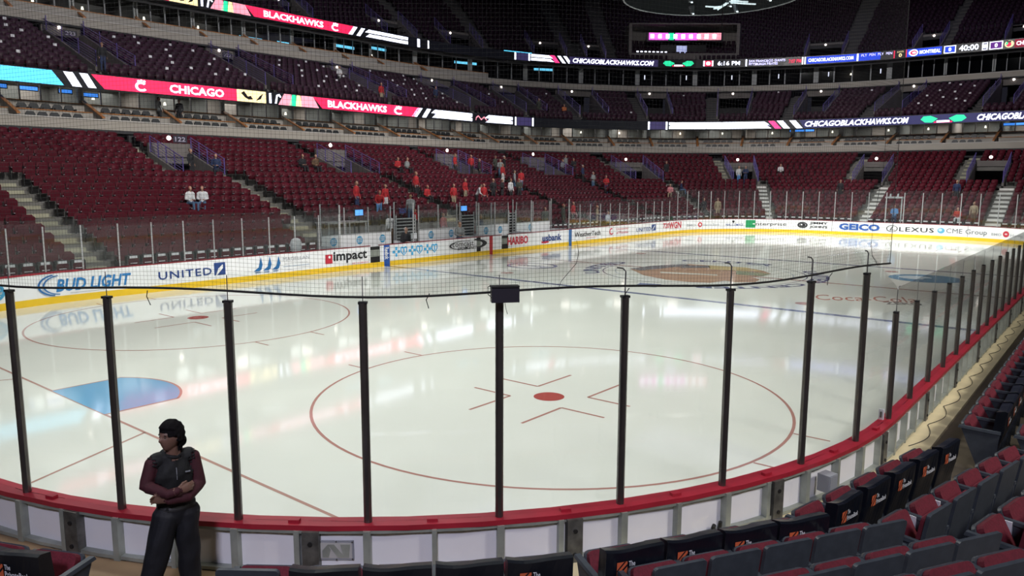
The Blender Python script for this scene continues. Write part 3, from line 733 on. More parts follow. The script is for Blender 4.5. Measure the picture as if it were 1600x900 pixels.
line_row(14.02, 2.42, 60, .455, 4, .94, False, 'third row left block', -1, .89)
line_row(15.02, 4.35, 78, .53, 5, .94, False, 'third row middle block')
line_row(14.95, 2.55, 60, .455, 2, 1.25, False, 'fourth row left block', -1, .89)
def side_row(k, y0, y1, covered, rowname, dx=0):
    global near_count
    off, z = ROWS[k]; n = int((y1-y0)/.56)
    for i in range(n):
        y = y0+.56*i
        kind = 'black covered seat with printed logo' if covered else 'slate backed maroon folding seat'
        put_seat(covered, (HW+off+dx, y, z), math.pi/2, '%s, %s right side row, %s beyond aisle' % (kind, rowname, ordn(i)), 'right side seats in the %s row' % rowname, i == 0)
        near_count += 1
side_row(0, 8.75, 26, True, 'front', -.2)
side_row(1, 8.4, 12.5, False, 'second', -.1)
side_row(2, 8.0, 11, False, 'third', -.1)
for (x, y, z, dg) in ((14.23, 4.71, .64, 78), (14.33, 5.22, .64, 78), (14.97, 4.36, .94, 78)):      # white papers tucked in the folded seats
    o = tag(obj('paper_sheet', MB().box(.212, .228, .20, .34, .40, .63), PAPER), 'white paper sheet tucked beside a folded seat of the near stand', 'paper', 'white sheets in the near seats')
    o.location = (x, y, z); o.rotation_euler = (0, 0, math.radians(dg))

# ================================================================== THE SEATING BOWL
VOM_LOW = [(8.7, 1.15), (20.25, 1.15), (31.85, 1.15), (43.6, 1.25), (55.6, 1.35), (66.3, 1.6), (77.3, 1.25), (89.5, 1.2), (98.6, 1.2), (110, 1.2)]
VOM_MID = [(8.7, 1.1), (20.0, 1.1), (31.75, 1.1), (43.4, 1.1), (54.6, 1.2), (59.9, .9), (65.2, 1.2), (70.9, 1.0), (76.8, 1.1), (82.7, 1.0), (88.7, 1.1), (97.8, 1.1)]
VOM_TOP = [(40.5, 1.2), (52.8, 1.1), (57.6, 1.1), (63.7, 1.1), (67.0, .6), (82.4, 1.1), (89.1, 1.2), (97.6, 1.2)]
def tier(name, n, d0, dd, z0, dz, voms, aisles, m, label):
    rows = [(d0+dd*k, z0+dz*k) for k in range(n)]
    mb = MB()
    for k, (d, z) in enumerate(rows):
        cuts = [(a-h, a+h) for a, h, k0, k1 in voms if k0 <= k < k1]
        a = S0; segs = []
        for c0, c1 in sorted(cuts)+[(S1, S1)]:
            if c0 > a: segs.append((a, c0))
            a = max(a, c1)
        zb = rows[k-1][1] if k else z0-.6
        for a, b in segs:
            ss = srange(a, b)
            for s, t in zip(ss[:-1], ss[1:]):
                mb.add([bowl(s, d, zb), bowl(t, d, zb), bowl(t, d, z), bowl(s, d, z), bowl(t, d+dd, z), bowl(s, d+dd, z)], [(0, 1, 2, 3), (3, 2, 4, 5)])
    o = struct(name, mb, m, label=label)
    return rows
LOW_N, MID_N, TOP_N = 19, 12, 19
lowv = [(a, h, 12 if a < 60 else 11, 16) for a, h in VOM_LOW]
midv = [(a, h, 2, 12) for a, h in VOM_MID]
topv = [(a, h, 1, 5) for a, h in VOM_TOP]
low = tier('floor', LOW_N, 1.6, .9, .3, .32, lowv, None, CONC, 'stepped concrete of the lower stand')
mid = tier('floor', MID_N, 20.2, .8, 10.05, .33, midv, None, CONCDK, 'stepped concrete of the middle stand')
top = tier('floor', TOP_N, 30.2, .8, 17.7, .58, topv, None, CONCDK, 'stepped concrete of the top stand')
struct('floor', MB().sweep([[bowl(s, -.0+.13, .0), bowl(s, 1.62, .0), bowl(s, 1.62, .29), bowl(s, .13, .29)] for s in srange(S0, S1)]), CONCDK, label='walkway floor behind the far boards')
def aisle(s, h, rows, k0, k1, m, label, z_first=True):
    mb = MB()
    for k in range(k0, k1):
        d, z = rows[k]; dn = rows[k][0]+(rows[1][0]-rows[0][0]); dz = rows[1][1]-rows[0][1]
        for zz, da, db in ((z+.012, d, dn), (z+dz*.5, dn-.3, dn)):
            mb.hexa([bowl(s-h, da, z-.02), bowl(s+h, da, z-.02), bowl(s+h, db, z-.02), bowl(s-h, db, z-.02), bowl(s-h, da, zz), bowl(s+h, da, zz), bowl(s+h, db, zz), bowl(s-h, db, zz)])
    o = struct('floor_stairs', mb, m, label=label); return o
low_aisles = []; mid_aisles = []; top_aisles = []
for i, (s, h) in enumerate(VOM_LOW):
    c = s+h+.42
    kv = 12 if s < 60 else 11
    low_aisles.append((c, .5, 0, kv)); low_aisles.append((s-h-.45, .42, kv, 19))
    aisle(c, .5, low, 0, kv, AISLE if s < 60 else AISLEW, 'pale concrete stairway between lower seat blocks'); aisle(s-h-.45, .42, low, kv, 19, AISLE, 'upper stairway beside a vomitory')
for s, h in VOM_MID:
    for c in (s-h-.45, ): mid_aisles.append((c, .42, 0, 12)); aisle(c, .42, mid, 0, 12, DIMSTEP, 'middle stand stairway')
for s, h in VOM_TOP:
    top_aisles.append((s+h+.4, .45, 0, 19)); aisle(s+h+.4, .45, top, 0, 19, DIMSTEP, 'top stand stairway')
LAMP = mat('warm_white_lamp', (1.0, .88, .80), .5, emit=6)
SIGNM = mat('dark_sign_face', (.03, .03, .05), .5); SIGNT = mat('sign_number_print', (.45, .42, .55), .5)
def vomitory(s, h, rows, k0, k1, lv, num=None, rails=True, floorz=None):
    n = len(rows); fz = rows[k0][1]-.02 if floorz is None else floorz
    d0 = rows[k0][0]; dd = rows[1][0]-rows[0][0]; dend = rows[k1-1][0]+dd
    w = .16
    mb = MB()
    for sx in (-1, 1):
        rings = []
        for k in range(k0, k1+1):
            d = rows[k0][0]+dd*(k-k0); zt = min(rows[min(k, n-1)][1], rows[n-1][1])+(.30 if k < n else .3)
            a, b = s+sx*h, s+sx*(h+w)
            rings.append([bowl(a, d, fz-.1), bowl(b, d, fz-.1), bowl(b, d, zt), bowl(a, d, zt)])
        mb.sweep(rings)
    o = struct('wall_vomitory', mb, VOMW, label='plastered side walls of a stand entrance'); 
    mb = MB()
    mb.hexa([bowl(s-h, d0-.05, fz-.15), bowl(s+h, d0-.05, fz-.15), bowl(s+h, dend+3, fz-.15), bowl(s-h, dend+3, fz-.15), bowl(s-h, d0-.05, fz), bowl(s+h, d0-.05, fz), bowl(s+h, dend+3, fz), bowl(s-h, dend+3, fz)])
    struct('floor_vomitory', mb, CONC, o)
    zt = rows[min(k1, n-1)][1]+(.05 if k1 < n else .9)
    dh = dend if k1 < n else dend-.1
    mb = MB(); zh = fz+2.15 if lv != 'mid' else zt-.75
    mb.hexa([bowl(s-h-w, dh, zh), bowl(s+h+w, dh, zh), bowl(s+h+w, dh+.2, zh), bowl(s-h-w, dh+.2, zh), bowl(s-h-w, dh, zt), bowl(s+h+w, dh, zt), bowl(s+h+w, dh+.2, zt), bowl(s-h-w, dh+.2, zt)])
    struct('lintel', mb, VOMW, o)
    mb = MB()
    mb.hexa([bowl(s-h, dend+2.8, fz), bowl(s+h, dend+2.8, fz), bowl(s+h, dend+3, fz), bowl(s-h, dend+3, fz), bowl(s-h, dend+2.8, zh+.5), bowl(s+h, dend+2.8, zh+.5), bowl(s+h, dend+3, zh+.5), bowl(s-h, dend+3, zh+.5)])
    struct('back_wall', mb, CONCDK, o)
    # lamp and number sign on the lintel
    nm = {'low': 'lower', 'mid': 'middle', 'top': 'top'}[lv]
    hd = inward(s, dh)
    lp = thing('entrance_lamp', 'small bright lamp over a %s stand entrance, %s entrance from left' % (nm, ordn(vcount[lv])), 'lamp', bowl(s-.15, dh-.06, zt-.22 if lv != 'low' else zh+.3), hd-math.pi/2, 'lamps over the stand entrances')
    obj('lamp_lens', MB().tube([(0, .04, 0), (0, -.0, 0)], .11 if lv != 'low' else .13, 10), LAMP, lp, label='glowing lens'); obj('lamp_base', MB().box(-.07, .07, -.06, 0, -.07, .07), GREYBOX, lp)
    if num:
        sg = thing('section_sign', 'small dark number sign %s over the %s stand entrance' % (num, {'122': 'leftmost lower', '223': 'leftmost middle', '222': 'second middle'}[num]), 'sign', bowl(s+.55, dh-.05, zh+.25), hd-math.pi/2)
        obj('sign_panel', MB().box(-.42, .42, -.02, .02, -.2, .2), SIGNM, sg)
        letters('sign_number', num, lambda u, v: (.32-.64*u, .026, -.13+.26*v), SIGNT, sg, .02)
    if rails:
        for sx in (-1, 1):
            r = thing('stair_railing', 'violet grey railing along the %s wall of the %s stand entrance, %s from left' % ('left' if sx < 0 else 'right', nm, ordn(vcount[lv])), 'railing', group='railings of the stand entrances')
            pts = []
            for k in range(k0, k1+1):
                d = d0+dd*(k-k0); pts.append((s+sx*(h+w/2), d, rows[min(k, n-1)][1]+.30))
            ps = [pts[0], pts[len(pts)//2], pts[-1]] if False else pts[::max(1, (len(pts)-1)//3)]
            for p in ps: obj('post', MB().tube([bowl(*p), bowl(p[0], p[1], p[2]+.95)], .035, 5), RAILP, r)
            for j in range(6):
                a, b = pts[0], pts[-1]; zz = .12+.16*j
                obj('rail', MB().tube([bowl(a[0], a[1], a[2]+zz), bowl(b[0], b[1], b[2]+zz)], .016 if j < 5 else .028, 4), RAILP, r)
    vcount[lv] += 1
    return o
vcount = {'low': 0, 'mid': 0, 'top': 0}
for i, (s, h, k0, k1) in enumerate(lowv): vomitory(s, h, low, k0, k1, 'low', {20.25: '122'}.get(s))
for i, (s, h, k0, k1) in enumerate(midv): vomitory(s, h, mid, k0, k1, 'mid', {20.0: '223', 31.75: '222'}.get(s))
for i, (s, h, k0, k1) in enumerate(topv): vomitory(s, h, top, k0, k1, 'top')

# ------------------------------------------------------------------ seats of the far stands
def far_seat_geo(mats=True):
    mb = MB()
    # backrest with clipped top corners
    pl = [(-.225, .40), (.225, .40), (.225, .78), (.18, .85), (-.18, .85), (-.225, .78)]
    mb.prism(pl, -.05, 0, lambda u, v, h: (u, -.02-.12*(v-.4)+h, v), 0)
    pl = [(-.205, .36), (.205, .36), (.205, .74), (.16, .79), (-.16, .79), (-.205, .74)]
    mb.prism(pl, 0, .05, lambda u, v, h: (u, .10+.10*(v-.4)+h, v), 0)
    mb.box(.235, .285, -.02, .26, .56, .60, 1)       # armrest between seats
    mb.box(.245, .275, .02, .12, 0, .56, 2)
    return mb
def low_seat_geo():
    mb = MB(); pl = [(-.22, .30), (.22, .30), (.22, .80), (.17, .86), (-.17, .86), (-.22, .80)]
    mb.prism(pl, -.05, .08, lambda u, v, h: (u, -.0+h, v), 0)
    mb.box(.23, .29, .0, .22, .56, .60, 1)
    return mb
def section_ranges(voms, aisles, k):
    cuts = [(a-h-.2, a+h+.2) for a, h, k0, k1 in voms if k0 <= k < k1]+[(a-h, a+h) for a, h, k0, k1 in aisles if k0 <= k < k1]
    a = S0; out = []
    for c0, c1 in sorted(cuts)+[(S1, S1)]:
        if c0-a > .6: out.append((a, c0))
        a = max(a, c1)
    return out
def row_places(d, a, b, pitch=.55):
    n = max(2, int((b-a)*3)); ss = [a+(b-a)*i/n for i in range(n+1)]
    P = [bowl(s, d) for s in ss]; L = [0]
    for p, q in zip(P[:-1], P[1:]): L.append(L[-1]+math.hypot(q[0]-p[0], q[1]-p[1]))
    m = int((L[-1]-.04)/pitch)
    if m < 1: return []
    off = (L[-1]-m*pitch)/2; out = []; j = 0
    for i in range(m):
        t = off+(i+.5)*pitch
        while L[j+1] < t and j < len(L)-2: j += 1
        s = ss[j]+(ss[j+1]-ss[j])*(t-L[j])/(L[j+1]-L[j]); out.append(s)
    return out
C3 = Vector((CX, CY, CZ))
def inframe(p):
    v = Vector(p)-C3; dd_ = v.dot(fw)
    if dd_ < 1: return None
    x = 800+FPX*v.dot(r2)/dd_; y = 450-FPX*v.dot(u2)/dd_
    return (x, y, dd_) if -20 < x < 1620 and -20 < y < 920 else None
singles = []; bulk = {'low': [], 'mid': [], 'top': []}; covered_far = []
for lv, rows, voms, aisles, pitch in (('low', low, lowv, low_aisles, .56), ('mid', mid, midv, mid_aisles, .56), ('top', top, topv, top_aisles, .58)):
    for k, (d, z) in enumerate(rows):
        for si, (a, b) in enumerate(section_ranges(voms, aisles, k)):
            pl = row_places(d+.45, a, b, pitch)
            for i, s in enumerate(pl):
                if lv == 'low' and k <= 3 and 20.0 < s < 38: continue           # benches and penalty boxes stand there
                p = bowl(s, d+.45, z); rz = inward(s, d)-math.pi/2
                fr = inframe((p[0], p[1], p[2]+.6))
                if lv == 'low' and k == 0 and fr: covered_far.append((fr[2], p, rz, s, i)); continue
                if lv == 'low' and fr: singles.append((fr[2], p, rz, k, si, i, len(pl)))
                else: bulk[lv].append((p, rz))
singles.sort(key=lambda t: t[0])
NSING = max(0, 298-near_count)
for t in singles[NSING:]: bulk['low'].append((t[1], t[2]))
singles = singles[:NSING]
fm = far_seat_geo().mesh('stand_seat', [MAROONP, SEATRIM, BLACK])
aisle_names = ['the left picture edge stairs', 'the stairs below sign 122', 'the second stairway', 'the third stairway', 'the fourth stairway', 'the fifth stairway']
for t in singles:
    _, p, rz, k, si, i, n = t
    o = link('stand_seat', fm, None, p, rz)
    tag(o, 'maroon folding seat across the ice, %s row, %s left of the %s stairs' % (ordn(k), ordn(n-1-i), ordn(si)), 'seat', 'maroon seats in the lower stand across the ice')
def bulk_mesh(name, geo, plc, mats):
    base = np.array(geo.v); nb = len(base); V = []; 
    F = []; M = []
    for p, rz in plc:
        c, s_ = math.cos(rz), math.sin(rz)
        V.append(np.stack([p[0]+base[:, 0]*c-base[:, 1]*s_, p[1]+base[:, 0]*s_+base[:, 1]*c, p[2]+base[:, 2]], 1))
    V = np.concatenate(V)
    ft = np.concatenate([np.array(f) for f in geo.f]); fl = np.array([len(f) for f in geo.f])
    n = len(plc)
    loops = (ft[None, :]+np.arange(n)[:, None]*nb).ravel(); lens = np.tile(fl, n); mi = np.tile(np.array(geo.m), n)
    me = bpy.data.meshes.new(name); me.vertices.add(len(V)); me.vertices.foreach_set('co', V.astype(np.float32).ravel())
    me.loops.add(len(loops)); me.loops.foreach_set('vertex_index', loops.astype(np.int32))
    me.polygons.add(len(lens)); st = np.concatenate([[0], np.cumsum(lens)[:-1]])
    me.polygons.foreach_set('loop_start', st.astype(np.int32)); me.polygons.foreach_set('loop_total', lens.astype(np.int32))
    me.polygons.foreach_set('material_index', mi.astype(np.int32))
    for m in mats: me.materials.append(m)
    me.update(calc_edges=True); return me
root = thing('stand_seats', 'countless maroon seats filling the far stands up to the roof', 'seats'); root['kind'] = 'stuff'
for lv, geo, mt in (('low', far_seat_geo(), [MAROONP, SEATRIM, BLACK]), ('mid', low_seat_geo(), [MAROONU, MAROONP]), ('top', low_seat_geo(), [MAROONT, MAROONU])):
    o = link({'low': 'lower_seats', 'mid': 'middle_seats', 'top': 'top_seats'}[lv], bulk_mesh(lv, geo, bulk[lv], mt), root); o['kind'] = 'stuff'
# front row across the ice wears black covers with white print
cg = far_seat_geo(); pl = [(-.24, .36), (.24, .36), (.245, .86), (.2, .90), (-.2, .90), (-.245, .86)]
cg.prism(pl, .0, .20, lambda u, v, h: (u, -.04+h, v), 3)
cg.prism(rect(-.15, .15, .72, .885), 0, .01, lambda u, v, h: (u, .161+h, v), 4); cg.prism(rect(-.13, .13, .58, .62), 0, .01, lambda u, v, h: (u, .161+h, v), 4)
cm = cg.mesh('covered_stand_seat', [MAROONP, SEATRIM, BLACK, mat('dark_cover_far', (.03, .035, .035), .6), mat('cover_print_far', (.86, .87, .9), .6)])
covered_far.sort(key=lambda t: t[3])
for i, t in enumerate(covered_far[:190]):
    o = link('covered_stand_seat', cm, None, (t[1][0], t[1][1], t[1][2]+.05), t[2])
    tag(o, 'black covered seat with white print behind the far boards, %s from the left' % ordn(i) if i < 99 else 'black covered seat with white print behind the far end boards', 'seat', 'covered front row seats across the ice')
# seat glints added as small white slabs on middle stand seat backs
fl = MB().box(-.1, .1, -.02, .02, 0, .16).mesh('seat_glint', [PAPER])
glints = []
for k in range(1, 12):
    for j in range(22): glints.append((12+(j*4.1+k*2.7) % 92+random.uniform(-.6, .6), k))
cc = 0
for s, k in glints:
    if any(abs(s-a) < h+1.2 for a, h in VOM_MID): continue
    p = bowl(s, mid[k][0]+.5, mid[k][1]+.87); fr = inframe(p)
    if not fr or cc > 150 or not ((fr[0] < 820) or fr[0] > 1400 or random.random() < .3): continue
    o = link('seat_glint', fl, None, p, inward(s, mid[k][0])-math.pi/2); cc += 1
    tag(o, 'small white glint added on a maroon seat back of the middle stand', 'glint', 'white glints on the middle stand seats')

# ------------------------------------------------------------------ balconies, suites and light ribbons
def ring(name, sec, m, label=None, a=S0, b=S1, step=1.0, parent=None):
    return struct(name, MB().sweep([[bowl(s, d, z) for d, z in sec] for s in srange(a, b, step)]), m, parent, label)
ring('wall_fascia', [(18.9, 7.03), (19.15, 7.03), (19.15, 7.6), (18.9, 7.6)], FASCIA, 'beige balcony fascia above the lower stand')
ring('trim_1', [(18.86, 7.56), (19.2, 7.56), (19.2, 7.63), (18.86, 7.63)], mat('pale_ledge', (.5, .48, .46), .5), 'pale ledge on the lower balcony')
ring('floor', [(18.9, 6.85), (27.5, 6.85), (27.5, 7.02), (18.9, 7.02)], CONCDK, 'slab under the lower suites')
ring('wall_back', [(19.6, .0), (19.8, .0), (19.8, 6.85), (19.6, 6.85)], CONCDK, 'dark wall behind the lower stand')
ring('wall_counter', [(20.35, 7.03), (20.5, 7.03), (20.5, 8.05), (20.35, 8.05)], BEIGE, 'beige counter wall between suite chair rows')
ring('trim_2', [(20.3, 8.05), (20.56, 8.05), (20.56, 8.10), (20.3, 8.10)], WOOD, 'orange wood counter edge')
ring('wall_counter', [(21.5, 7.03), (21.65, 7.03), (21.65, 8.62), (21.5, 8.62)], BEIGE, 'beige wall below the suite windows')
ring('trim_3', [(21.45, 8.62), (21.7, 8.62), (21.7, 8.67), (21.45, 8.67)], WOOD, 'orange wood sill below the suite windows')
ring('floor', [(20.5, 7.55), (21.5, 7.55), (21.5, 7.6), (20.5, 7.6)], SUITEDK, 'second suite tread')
ring('floor', [(21.6, 8.0), (27, 8.0), (27, 8.05), (21.6, 8.05)], SUITEDK, 'suite floor')
ring('wall_suite', [(26.5, 8.05), (26.7, 8.05), (26.7, 10.3), (26.5, 10.3)], BEIGE, 'dim beige suite back wall')
ring('ceiling', [(20.1, 9.96), (30, 9.96), (30, 10.04), (20.1, 10.04)], SUITEDK, 'slab over the lower suites')
# upper suite level
ring('wall_fascia', [(29.4, 14.6), (29.65, 14.6), (29.65, 15.15), (29.4, 15.15)], FASCIA, 'beige fascia above the middle stand')
ring('trim_4', [(29.36, 15.13), (29.7, 15.13), (29.7, 15.2), (29.36, 15.2)], mat('pale_ledge', (.5, .48, .46), .5), 'pale ledge on the upper balcony')
ring('wall_counter', [(30.4, 15.0), (30.55, 15.0), (30.55, 15.85), (30.4, 15.85)], BEIGE, 'beige wall below upper suite windows', S0, 59)
ring('trim_5', [(30.36, 15.85), (30.6, 15.85), (30.6, 15.9), (30.36, 15.9)], WOOD, 'wood edge of the upper suite wall', S0, 59)
ring('floor', [(29.4, 14.5), (36, 14.5), (36, 14.62), (29.4, 14.62)], CONCDK, 'slab under the upper suites')
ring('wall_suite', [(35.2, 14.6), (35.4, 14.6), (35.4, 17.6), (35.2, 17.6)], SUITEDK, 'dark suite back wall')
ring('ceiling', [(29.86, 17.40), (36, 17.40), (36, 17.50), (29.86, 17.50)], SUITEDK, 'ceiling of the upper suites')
# top of the hall
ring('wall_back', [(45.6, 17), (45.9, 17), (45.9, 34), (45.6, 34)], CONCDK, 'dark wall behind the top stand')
struct('ceiling', MB().box(-75, 45, -30, 125, 34, 34.3), BLACK, label='black hall ceiling')

COLM = mat('pale_column', (.40, .42, .44), .6)
SCREEN = led('reflection_panel', (.12, .35, 1.0), 1.2)
LAMPW = mat('suite_downlight', (1, .85, .65), .5, emit=3)
def suites(sl, dwin, z0, z1, dback, lvl, dark):
    n = len(sl)
    for i in range(n-1):
        a, b = sl[i], sl[i+1]
        w = thing('window_%d' % (i+1+(100 if lvl else 0)), 'suite window bay of the %s suite level, %s bay from left' % ('upper' if lvl else 'lower', ordn(i)), 'window'); w['kind'] = 'structure'
        mb = MB(); m = 4
        for j in range(m+1):
            s = a+(b-a)*j/m; t = .035 if j else .16
            mb.hexa([bowl(s-t, dwin-.05, z0), bowl(s+t, dwin-.05, z0), bowl(s+t, dwin+.05, z0), bowl(s-t, dwin+.05, z0), bowl(s-t, dwin-.05, z1), bowl(s+t, dwin-.05, z1), bowl(s+t, dwin+.05, z1), bowl(s-t, dwin+.05, z1)], 0 if j else 1)
        obj('window_frame', mb, [MULL, COLM], w)
        for j in range(m):
            if not dark and (i*3+j) % 4 == 1: continue      # open sliding bay
            s, t = a+(b-a)*(j+.06)/m, a+(b-a)*(j+.94)/m
            obj('window_pane', MB().hexa([bowl(s, dwin, z0), bowl(t, dwin, z0), bowl(t, dwin+.015, z0), bowl(s, dwin+.015, z0), bowl(s, dwin, z1), bowl(t, dwin, z1), bowl(t, dwin+.015, z1), bowl(s, dwin+.015, z1)]), SUITEGLASS, w)
        # party wall towards the back
        mb = MB().hexa([bowl(a-.06, dwin, z0-.6), bowl(a+.06, dwin, z0-.6), bowl(a+.06, dback, z0-.6), bowl(a-.06, dback, z0-.6), bowl(a-.06, dwin, z1+.1), bowl(a+.06, dwin, z1+.1), bowl(a+.06, dback, z1+.1), bowl(a-.06, dback, z1+.1)])
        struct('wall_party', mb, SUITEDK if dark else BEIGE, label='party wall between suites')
        rr = random.Random(i*7+lvl*31)
        if not dark or rr.random() < .5:
            s = a+(b-a)*rr.uniform(.25, .75)
            lp = thing('suite_lamp', 'small warm lamp glowing inside a %s level suite, %s bay from left' % ('upper' if lvl else 'lower', ordn(i)), 'lamp', bowl(s, dback-.3, z1-.35), inward(s, dwin)-math.pi/2, 'lamps inside the suites')
            obj('shade', MB().tube([(0, 0, -.22), (0, 0, .0)], [.1, .06], 8), LAMPW, lp); obj('wall_arm', MB().box(-.02, .02, -.28, 0, .0, .04), GREYBOX, lp)
            pl_ = bpy.data.lights.new('suite_glow', 'AREA'); pl_.shape = 'RECTANGLE'; pl_.size, pl_.size_y = 3.6, 3.0; pl_.energy = 80 if not dark else (36 if i < 13 else 8); pl_.color = (1, .94, .88)
            lo = bpy.data.objects.new('suite_glow', pl_); COL.objects.link(lo); lo.location = bowl((a+b)/2, dwin*.4+dback*.6, z1-.06)
RAILS = [-4.5, 0, 4.4, 8.8, 13.43, 17.85, 22.53, 27.15, 31.8, 36.45, 41.1, 46.23, 50.98, 54.29, 58.62, 62.29, 66.42, 70.03, 74.06, 77.8, 81.6, 85.18, 89.57, 94.12, 98.18, 102.5, 107]
suites(RAILS, 22.0, 8.67, 9.96, 26.5, 0, False)
UP = [-2, 3, 8, 12.6, 17.0, 21.5, 26.0, 30.5, 35.0, 39.8, 44.6, 49.5, 54, 58, 62, 66, 70, 74, 78, 82, 86.5, 91, 95.5, 100, 105]
suites(UP, 31.5, 15.6, 17.42, 35.2, 1, True)
for i, s in enumerate(RAILS[3:-2]):
    t = struct('wall_partition', MB().sweep([[bowl(s-.05, 19.15, 7.03), bowl(s+.05, 19.15, 7.03), bowl(s+.05, 19.15, 7.72), bowl(s-.05, 19.15, 7.72)], [bowl(s-.05, 21.6, 7.03), bowl(s+.05, 21.6, 7.03), bowl(s+.05, 21.6, 8.75), bowl(s-.05, 21.6, 8.75)]]), BEIGE, label='low sloping divider between suite balconies')
    struct('trim_6', MB().sweep([[bowl(s-.09, 19.05, 7.70), bowl(s+.09, 19.05, 7.70), bowl(s+.09, 19.05, 7.78), bowl(s-.09, 19.05, 7.78)], [bowl(s-.09, 21.7, 8.80), bowl(s+.09, 21.7, 8.80), bowl(s+.09, 21.7, 8.88), bowl(s-.09, 21.7, 8.88)]]), WOOD, t, label='orange wood rail on the divider')
for i, s in enumerate(UP[2:13]):
    t = struct('wall_partition', MB().sweep([[bowl(s-.05, 29.6, 15.0), bowl(s+.05, 29.6, 15.0), bowl(s+.05, 29.6, 15.25), bowl(s-.05, 29.6, 15.25)], [bowl(s-.05, 31.4, 15.0), bowl(s+.05, 31.4, 15.0), bowl(s+.05, 31.4, 16.2), bowl(s-.05, 31.4, 16.2)]]), BEIGE, label='sloping divider between upper suites')
    struct('trim_7', MB().sweep([[bowl(s-.1, 29.5, 15.22), bowl(s+.1, 29.5, 15.22), bowl(s+.1, 29.5, 15.32), bowl(s-.1, 29.5, 15.32)], [bowl(s-.1, 31.45, 16.2), bowl(s+.1, 31.45, 16.2), bowl(s+.1, 31.45, 16.3), bowl(s-.1, 31.45, 16.3)]]), WOOD, t, label='orange wood rail on the divider')
# club chairs on the lower suite balcony
mbc = MB(); mbc.prism([(-.22, .35), (.22, .35), (.25, .72), (.16, .86), (-.16, .86), (-.25, .72)], -.06, .04, lambda u, v, h: (u, h-.1*(v-.4), v)); mbc.box(-.22, .22, .0, .42, .38, .46); mbc.box(-.27, -.22, -.03, .4, .3, .62); mbc.box(.22, .27, -.03, .4, .3, .62); mbc.box(-.2, .2, .05, .35, 0, .38)
chm = mbc.mesh('club_chair', [DARKSEAT]); nch = 0
for i in range(3, len(RAILS)-3):
    for r_, (d, z, nm) in enumerate(((19.75, 7.05, 'front'), (20.95, 7.60, 'rear'))):
        a, b = RAILS[i]+.45, RAILS[i+1]-.75; P_ = row_places(d, a, b, .62)
        for j, s in enumerate(P_):
            if not inframe(bowl(s, d, z+.5)): continue
            o = link('club_chair', chm, None, bowl(s, d, z), inward(s, d)-math.pi/2); nch += 1
            tag(o, 'dark club chair, %s row of lower suite balcony, %s chair in the %s bay' % (nm, ordn(j), ordn(i-3)), 'chair', 'club chairs on the lower suite balcony')

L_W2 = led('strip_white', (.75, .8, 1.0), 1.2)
CYREFL = led('reflection_cyan', (.20, .72, 1.0), 1.6)
def reflection_panel(s, d, z, w, h, label, m=None):  # emissive panels added in the windows to imitate ribbon reflections in the glass
    t = thing('ribbon_reflection', label, 'reflection', bowl(s, d, z), inward(s, d)-math.pi/2)
    obj('panel_back', MB().box(-w/2-.05, w/2+.05, -.08, 0, -h/2-.05, h/2+.05), BLACK, t); obj('lit_face', MB().box(-w/2, w/2, 0, .01, -h/2, h/2), m or CYREFL, t)
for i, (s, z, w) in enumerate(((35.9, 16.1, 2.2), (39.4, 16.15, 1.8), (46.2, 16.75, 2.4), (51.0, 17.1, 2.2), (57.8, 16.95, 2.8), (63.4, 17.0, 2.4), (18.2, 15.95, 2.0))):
    reflection_panel(s, 31.85, z, w, .26, 'cyan panel added as ribbon reflection in the upper suites, %s from left' % ordn([1, 2, 3, 4, 5, 6, 0][i]))
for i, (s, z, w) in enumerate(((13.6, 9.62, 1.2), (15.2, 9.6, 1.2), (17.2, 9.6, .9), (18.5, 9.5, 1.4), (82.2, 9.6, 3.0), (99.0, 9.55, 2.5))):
    reflection_panel(s, 22.5, z-.18, w*.8, .2, 'blue panel added as ribbon reflection in the lower suites, %s from left' % ordn(i), led('reflection_blue', (.08, .32, 1.0), 1.3))
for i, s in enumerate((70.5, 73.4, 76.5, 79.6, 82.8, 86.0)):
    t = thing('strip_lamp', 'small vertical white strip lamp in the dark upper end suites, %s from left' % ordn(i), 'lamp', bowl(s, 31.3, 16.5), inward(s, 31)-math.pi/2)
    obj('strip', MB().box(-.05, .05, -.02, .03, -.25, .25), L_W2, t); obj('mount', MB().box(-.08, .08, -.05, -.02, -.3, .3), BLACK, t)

# ================================================================== LIGHT RIBBONS
def housing(name, d, z0, z1, label):
    t = thing(name, label, 'display')
    obj('housing', MB().sweep([[bowl(s, d, z0), bowl(s, d+.35, z0), bowl(s, d+.35, z1), bowl(s, d, z1)] for s in srange(S0, S1, 1.0)]), NAVY, t)
    return t
L_WHITE = led('white', (.80, .84, 1.0), 2.6); L_LAV = led('lavender', (.62, .60, 1.0), 2.0); L_RED = led('red', (1.0, .02, .10), 1.05); L_CYAN = led('cyan', (.10, .62, .95), 1.15)
L_CREAM = led('cream', (1, .80, .42), 1.1); L_GREEN = led('green', (.02, .75, .35), 1.1); L_PINK = led('pink', (1, .35, .45), 1.0); L_NAVY = led('navy', (.02, .02, .10), .8)
L_BLUE = led('blue', (.01, .06, .75), .9); L_BLACK = mat('led_off', (.004, .004, .008), .4); L_MAG = led('magenta', (.95, .12, .75), 1.6); L_DPURP = led('dim_purple', (.05, .04, .13), .6)
